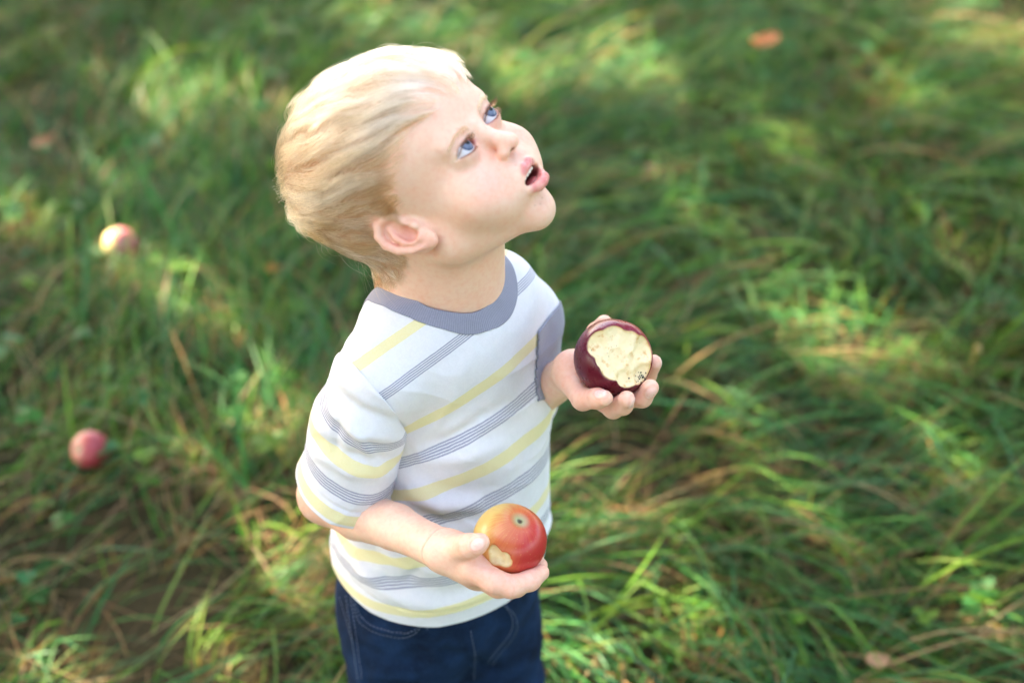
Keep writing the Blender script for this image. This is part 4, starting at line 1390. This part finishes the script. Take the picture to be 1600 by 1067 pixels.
def blades(root, az, length, width, el0, el1, colr, segs, gen, tipw=.12, sway=.25):
    """bent tapering ribbons; returns V, F, colour per vertex"""
    n = len(root); k = segs+1
    u = np.linspace(0, 1, k)
    P = np.zeros((n, k, 3)); P[:, 0] = root
    a = az.copy(); tw = gen.normal(0, sway, n)
    A = []
    for i in range(segs):
        el = el0+(el1-el0)*(u[i]**.75)
        a = a+tw/segs
        d = np.stack([np.cos(a)*np.cos(el), np.sin(a)*np.cos(el), np.sin(el)], 1)
        P[:, i+1] = P[:, i]+d*(length/segs)[:, None]
        P[:, i+1, 2] = np.maximum(P[:, i+1, 2], root[:, 2]+.003)
    roll = gen.normal(0, .55, n)
    side = np.stack([-np.sin(az)*np.cos(roll), np.cos(az)*np.cos(roll), np.sin(roll)], 1)
    wd = width[:, None]*(np.clip(1.25-u, 0, 1)**.7*(1-tipw)+tipw*.4)[None]*.5
    wd[:, -1] = width*.04
    Lp = P-side[:, None]*wd[..., None]; Rp = P+side[:, None]*wd[..., None]
    V = np.stack([Lp, Rp], 2).reshape(-1, 3)
    b = (np.arange(n)*k*2)[:, None]; i = np.arange(segs)[None]*2
    F = np.stack([b+i, b+i+1, b+i+3, b+i+2], -1).reshape(-1, 4)
    shade = np.repeat(colr[:, None], k*2, 1)
    return V, F, shade.reshape(-1, 3)

GREENS = np.array([(.044, .165, .030), (.032, .150, .044), (.085, .200, .026), (.040, .170, .062), (.115, .215, .032), (.030, .118, .028)])
STRAW = np.array([(.30, .20, .095), (.22, .135, .060), (.36, .27, .14), (.16, .095, .045), (.30, .17, .07)])
gg = np.random.default_rng(77)
def swirl(x, y):
    P = np.stack([x, y, np.zeros_like(x)], -1)
    return 2.6*vnoise(P, .75, 81)+1.1*vnoise(P, 2.2, 82)-.55
def scatter(n_tuft, per, box, spread):
    cx_ = gg.uniform(box[0], box[1], n_tuft); cy_ = gg.uniform(box[2], box[3], n_tuft)
    x = (cx_[:, None]+gg.normal(0, spread, (n_tuft, per))).ravel(); y = (cy_[:, None]+gg.normal(0, spread, (n_tuft, per))).ravel()
    return x, y, np.repeat(np.arange(n_tuft), per)
parts_V, parts_F, parts_C = [], [], []
def add(V, F, c):
    o = sum(len(v) for v in parts_V)
    parts_V.append(V); parts_F.append(F+o); parts_C.append(c)
BOX = (-2.1, 2.1, .35, 4.3)
dens = 1.0 if not DEV or 'f' in DEV else .5
bare = lambda x, y: vnoise(np.stack([x, y, np.zeros_like(x)], -1), 1.3, 91)*.6+vnoise(np.stack([x, y, np.zeros_like(x)], -1), 3.4, 92)*.4
BARE_AND_SUN_SPOTS = [(150, 920, .16), (60, 870, .10), (900, 740, .10), (1545, 15, .22), (240, 960, .10), (1340, 235, .06), (1325, 510, .07), (1040, 745, .06), (960, 55, .06), (330, 95, .07), (880, 760, .06)]  # bare patches, plus straw put under sun flecks to brighten them
def bareness(x, y):
    b = np.zeros_like(x)
    for px, py, r in BARE_AND_SUN_SPOTS:
        g = ground(px, py); b = np.maximum(b, np.exp(-((x-g[0])**2+(y-g[1])**2)/r**2))
    return b
# thatch: dead straw lying flat
x, y, t = scatter(int(1500*dens), 18, BOX, .05)
n = len(x)
add(*blades(np.stack([x, y, ground_z(x, y)+gg.uniform(.002, .03, n)], 1), gg.uniform(0, 6.28, n), gg.uniform(.04, .14, n), gg.uniform(.0015, .0035, n),
            gg.normal(.15, .25, n), gg.normal(-.1, .2, n), STRAW[gg.integers(0, 5, n)]*gg.uniform(.55, 1.0, (n, 1)), 3, gg))
# long flopped green grass in swathes
def green_layer(nt_, per, box, spread, len_, wid, e0, e1, segs, dir_sd, strawp):
    x, y, t = scatter(nt_, per, box, spread)
    br = bareness(x, y)
    keep = gg.random(len(x)) > br*.85
    x, y, t = x[keep], y[keep], t[keep]; n = len(x)
    tc = gg.integers(0, len(GREENS), nt_)[t]
    c = GREENS[tc]*gg.uniform(.65, 1.35, (n, 1))*gg.uniform(.85, 1.15, (n, 3))
    dead = gg.random(n) < strawp+.25*br[keep]
    c[dead] = STRAW[gg.integers(0, 5, dead.sum())]*gg.uniform(.7, 1.1, (dead.sum(), 1))
    az = swirl(x, y)+gg.normal(0, dir_sd, nt_)[t]+gg.normal(0, .28, n)
    ln = np.clip(gg.lognormal(math.log(len_), .35, n), .03, .34)*(1-.38*sstep(-.25, -.75, x+.25*(y-1.5)))
    add(*blades(np.stack([x, y, ground_z(x, y)], 1), az, ln, gg.uniform(*wid, n), gg.normal(*e0, n), gg.normal(*e1, n), c, segs, gg))
green_layer(int(4400*dens), 16, BOX, .040, .155, (.0022, .0045), (.85, .28), (-.25, .25), 6, .55, .12)
green_layer(int(2900*dens), 12, BOX, .035, .095, (.0014, .0028), (1.1, .25), (.45, .4), 4, 1.5, .20)
green_layer(int(380*dens), 5, BOX, .030, .19, (.0040, .0062), (1.0, .22), (.15, .4), 7, .7, .03)
# sparser grass further out, beyond the picture
for bx in ((-9, -2.1, -3, 10), (2.1, 9, -3, 10), (-2.1, 2.1, 4.3, 10), (-2.1, 2.1, -3, .35)):
    area = (bx[1]-bx[0])*(bx[3]-bx[2])
    green_layer(int(area*40*dens), 7, bx, .06, .17, (.006, .012), (.85, .28), (-.1, .3), 3, .6, .06)
GV = np.concatenate(parts_V); GFc = np.concatenate(parts_F); GC = np.concatenate(parts_C)
if DEV: print('grass quads', len(GFc))
gme = mesh_from('grass', GV, GFc); set_color(gme, 'tone', GC)
def leaf_material(name, attr=None, colr=None, trans=.40, rough=.5, spec=.22):
    m, nt, bs = new_mat(name); nb = NB(nt); out = nt.nodes['Material Output']
    if attr: c = nb.attr(attr).outputs['Color']
    else:
        oi = nb.n('ShaderNodeObjectInfo'); c = nb.mix(oi.outputs['Random'], colr[0], colr[1])
    nz = nb.noise(60, 3, .6, nb.obj())
    c = nb.mix(nz, nb.mix(1.0, c, (.75, .75, .75), 'MULTIPLY'), nb.mix(1.0, c, (1.2, 1.2, 1.15), 'MULTIPLY'))
    nb.l(c, bs.inputs['Base Color']); bs.inputs['Roughness'].default_value = rough; bs.inputs['Specular IOR Level'].default_value = spec
    tr = nb.n('ShaderNodeBsdfTranslucent'); nb.l(nb.mix(1.0, c, (1.25, 1.2, .6), 'MULTIPLY'), tr.inputs[0])
    mx = nb.n('ShaderNodeMixShader'); mx.inputs[0].default_value = trans
    nb.l(bs.outputs[0], mx.inputs[1]); nb.l(tr.outputs[0], mx.inputs[2]); nb.l(mx.outputs[0], out.inputs[0])
    return m
grass_mat = leaf_material('grass_blade', 'tone')
link('grass', gme, grass_mat, label='long flopped green grass with dry straw between the blades', category='grass', kind='stuff')

# clover and weeds: small leaf discs on stalks
def discs(n, box, rr):
    px = gg.uniform(box[0], box[1], n); py = gg.uniform(box[2], box[3], n)
    dens_ = vnoise(np.stack([px, py, np.zeros(n)], 1), 1.5, 95)
    keep = dens_ > .05; px, py = px[keep], py[keep]; n = len(px)
    pz = ground_z(px, py)+gg.uniform(.02, .07, n)
    Vv, Ff, Cc = [], [], []
    ang = np.linspace(0, 2*math.pi, 7, endpoint=False)
    for i in range(n):
        yaw = gg.uniform(0, 6.28); r = gg.uniform(*rr); colr = GREENS[gg.integers(0, 6)]*gg.uniform(.8, 1.4)
        for k in range(3):
            a = yaw+k*2.094; tl = gg.normal(0, .35, 2)
            c = np.array([px[i]+math.cos(a)*r*.95, py[i]+math.sin(a)*r*.95, pz[i]])
            q = np.stack([np.cos(ang)*r, np.sin(ang)*r*.85, (np.cos(ang)*tl[0]+np.sin(ang)*tl[1])*r], 1)+c
            o = len(Vv)*7; Vv.append(q); Ff.append([o+j for j in range(7)]); Cc.append(np.tile(colr, (7, 1)))
    return np.concatenate(Vv), Ff, np.concatenate(Cc)
v, f, c = discs(int(2600*dens), BOX, (.006, .012))
cme = mesh_from('clover', v, f); set_color(cme, 'tone', c)
link('clover', cme, grass_mat, label='small green clover leaves scattered through the grass', category='clover', kind='stuff')

# windfall apples in the grass
def windfall(px, py, R, axis, cols, label, sink=.3, lift=.0):
    g = ground(px, py, R*.8); c = np.array([g[0], g[1], 0])
    c[2] = float(ground_z(np.array([g[0]]), np.array([g[1]]))[0])+R*(1-sink)+lift
    g = ground(px, py, c[2]); c[:2] = g[:2]
    fr = apple_frame(c, axis)
    m = apple_material('windfall_skin', *cols, (unit(camvec(.9, .2, .1))@fr.R, -.6, .8), R, rough=.3)
    return make_apple('apple', c, R, axis, [], m, label, h=.0014, stem=1)[0]
windfall(141, 703, .0255, (-.4, -.5, .5), ((.25, .012, .02), (.42, .06, .06), (.56, .20, .13)), 'red windfall apple lying on its side among dark grass and straw', sink=.05, lift=.018)
windfall(188, 381, .026, (.5, -.3, .6), ((.40, .02, .10), (.55, .14, .16), (.62, .50, .22)), 'pink and cream windfall apple catching a patch of sun in the grass', sink=.05, lift=.035)
windfall(1019, 271, .018, (.3, .6, .4), ((.20, .012, .015), (.30, .03, .03), (.35, .10, .06)), 'small dull red windfall apple sunk almost out of sight in long grass', sink=.5, lift=.02)

# dry fallen leaves
def dry_leaf(px, py, L, az, colr, label, h=.06):
    g = ground(px, py, h)
    nu, nv = 9, 5; V = []
    for i in range(nu):
        u = i/(nu-1); w = .32*math.sin(math.pi*min(u*1.02, 1)**.8)*L+.0005
        for j in range(nv):
            v_ = (j/(nv-1)-.5)*2
            V.append((u*L-L/2, v_*w, .22*L*(u-.5)**2+.10*L*v_*v_*math.sin(u*3)+.02*L*math.sin(5*u+3*v_)))
    F = [[i*nv+j, (i+1)*nv+j, (i+1)*nv+j+1, i*nv+j+1] for i in range(nu-1) for j in range(nv-1)]
    me = mesh_from('fallen_leaf', np.array(V), F)
    m = leaf_material('dry_leaf', colr=(colr, tuple(np.array(colr)*.9)), trans=.2, rough=.7, spec=.2)
    o = link('fallen_leaf', me, m, label=label, category='leaf')
    o.location = tuple(g); o.rotation_euler = (gg.normal(0, .3), gg.normal(0, .3), az)
    md = o.modifiers.new('thickness', 'SOLIDIFY'); md.thickness = .0005
dry_leaf(1196, 66, .075, 2.2, (.36, .12, .04), 'orange fallen leaf caught upright in the far grass', .07)
dry_leaf(1372, 1032, .035, .4, (.40, .23, .12), 'small tan fallen leaf among tangled grass blades', .05)
dry_leaf(70, 222, .05, 1.0, (.34, .15, .07), 'brown fallen leaf in shaded grass far behind the head', .04)
dry_leaf(425, 420, .03, .2, (.45, .20, .04), 'small orange leaf in shaded grass close behind the nape', .04)

# ================================================================== the apple tree whose crown shades the scene
TR = np.array([-3.5, 4.1, 0.0])
bark, nt, bs = new_mat('bark'); nb = NB(nt); co = nb.obj()
nb.l(nb.mix(nb.noise(18, 6, .7, co), (.05, .038, .028), (.16, .13, .10)), bs.inputs['Base Color']); bs.inputs['Roughness'].default_value = .95
nb.bump(nb.noise(30, 6, .75, co), 1.0, .02, bs)
tree = bpy.data.objects.new('apple_tree', None); C.objects.link(tree); tree.location = tuple(TR)
tree['label'] = 'spreading apple tree shading the orchard grass'; tree['category'] = 'tree'
tt_ = [tube(np.array([(0, 0, -.05), (.05, .02, .5), (.02, -.05, 1.1), (.1, -.08, 1.7)]), [.17, .14, .125, .12], 12)]
tg = np.random.default_rng(3)
CC = np.array([.5, -.9, 3.3]); CR = np.array([2.9, 2.9, 1.15])      # crown, relative to the trunk
limbs = []
for i in range(11):
    a = i/11*6.28+tg.normal(0, .15); r = tg.uniform(1.2, 2.5)
    e = CC+np.array([math.cos(a)*r, math.sin(a)*r, tg.uniform(-.4, .5)])
    s0_ = np.array([.1, -.08, 1.6]); mid = lerp(s0_, e, .45)+np.array([0, 0, .25]); 
    p = np.array([s0_, lerp(s0_, mid, .5)+tg.normal(0, .05, 3), mid, lerp(mid, e, .5)+tg.normal(0, .08, 3), e])
    tt_.append(tube(p, [.075, .06, .045, .03, .014], 8)); limbs.append(p)
join_tubes('trunk', tt_, bark, tree)
# leaves: clumped sprays; openings are kept where sun reaches the ground
SPOTS = [(330, 95, .075), (240, 125, .04), (430, 108, .06), (900, 85, .07), (965, 50, .05), (820, 110, .04), (1320, 510, .070), (1270, 500, .04), (1380, 520, .04),
         (1025, 742, .045), (1080, 752, .03), (405, 612, .030), (300, 452, .030), (8, 292, .035), (430, 800, .032), (395, 920, .034), (330, 960, .02),
         (925, 1040, .04), (188, 384, .026), (1540, 25, .08), (50, 520, .02), (1000, 90, .04), (620, 20, .045), (60, 1010, .02), (870, 770, .022),
         (880, 1000, .02), (720, 60, .04), (1450, 330, .02), (270, 700, .015), (120, 250, .018), (1150, 640, .016), (1250, 800, .016), (1480, 700, .018),
         (1100, 330, .02), (1220, 200, .022), (1400, 120, .02), (560, 30, .03), (150, 60, .03), (1500, 930, .016), (1050, 930, .016)]
sp = np.array([ground(px, py, .05) for px, py, _ in SPOTS]); sr = np.array([r for *_, r in SPOTS])*.8
nL = 52000
nsp = 1500
u = tg.normal(0, 1, (nsp, 3)); u /= np.linalg.norm(u, axis=1)[:, None]
cc = TR+CC+u*(tg.random((nsp, 1))**.4)*CR
pos = cc[tg.integers(0, nsp, nL)]+tg.normal(0, .16, (nL, 3))
# extra unseen leaves added along the sun's path to keep the child shaded
kid = np.stack([tg.uniform(-.30, .20, 7000), tg.uniform(.62, 1.12, 7000), tg.uniform(.0, .95, 7000)], 1)
pos = np.concatenate([pos, kid+SUN*((tg.uniform(2.6, 3.9, 7000)-kid[:, 2])/SUN[2])[:, None]])
foot = pos-SUN*((pos[:, 2]-.05)/SUN[2])[:, None]                       # where each leaf's shadow falls
dd = np.sqrt(((foot[:, None, :2]-sp[None, :, :2])**2).sum(2))
ok = np.ones(len(pos), bool)
jn_ = vnoise(np.stack([foot[:, 0], foot[:, 1], np.zeros(len(foot))], 1), 14, 97)*.35+1
ok = (dd > sr[None]*jn_[:, None]+.050).all(1)
pos = pos[ok]; nL = len(pos)
ax_ = tg.normal(0, 1, (nL, 3)); ax_[:, 2] = ax_[:, 2]*.5-.3; ax_ /= np.linalg.norm(ax_, axis=1)[:, None]
nr_ = tg.normal(0, .6, (nL, 3))+np.array([0, 0, 1.0])+SUN*.8; sd_ = np.cross(ax_, nr_); sd_ /= np.linalg.norm(sd_, axis=1)[:, None]; nr_ = np.cross(sd_, ax_)
Ls = tg.uniform(.07, .105, nL)[:, None]
LV = np.stack([pos-ax_*Ls*.5, pos+sd_*Ls*.27+nr_*Ls*.06, pos+ax_*Ls*.5-nr_*Ls*.12, pos-sd_*Ls*.27+nr_*Ls*.06], 1).reshape(-1, 3)-TR
b = (np.arange(nL)*4)[:, None]
LF = np.concatenate([b+np.array([[0, 1, 2]]), b+np.array([[0, 2, 3]])])
lme = mesh_from('crown', LV, LF, False)
lc = np.array([.045, .095, .022])*tg.uniform(.7, 1.5, (nL, 1)); set_color(lme, 'tone', np.repeat(lc, 4, 0))
crown_mat = leaf_material('apple_leaf', 'tone', trans=.3)
crown = link('crown', lme, crown_mat, tree)
tree['group'] = 'apple trees of the orchard row'
# unseen neighbours in the orchard rows, added to close off the low sky
for loc, rz, sc2 in (((4.9, 1.0, 0), 1.1, .95), ((-5.6, -1.2, 0), 2.7, .9), ((.4, -4.6, 0), 4.0, .95), ((4.6, -3.6, 0), 5.3, 1.0), ((3.2, 6.6, 0), .4, 1.05), ((-3.6, -5.6, 0), 2.0, 1.0)):
    t2 = tree.copy(); C.objects.link(t2); t2.location = loc; t2.rotation_euler = (0, 0, rz); t2.scale = (sc2,)*3
    for ch in list(tree.children):
        c2 = ch.copy(); C.objects.link(c2); c2.parent = t2
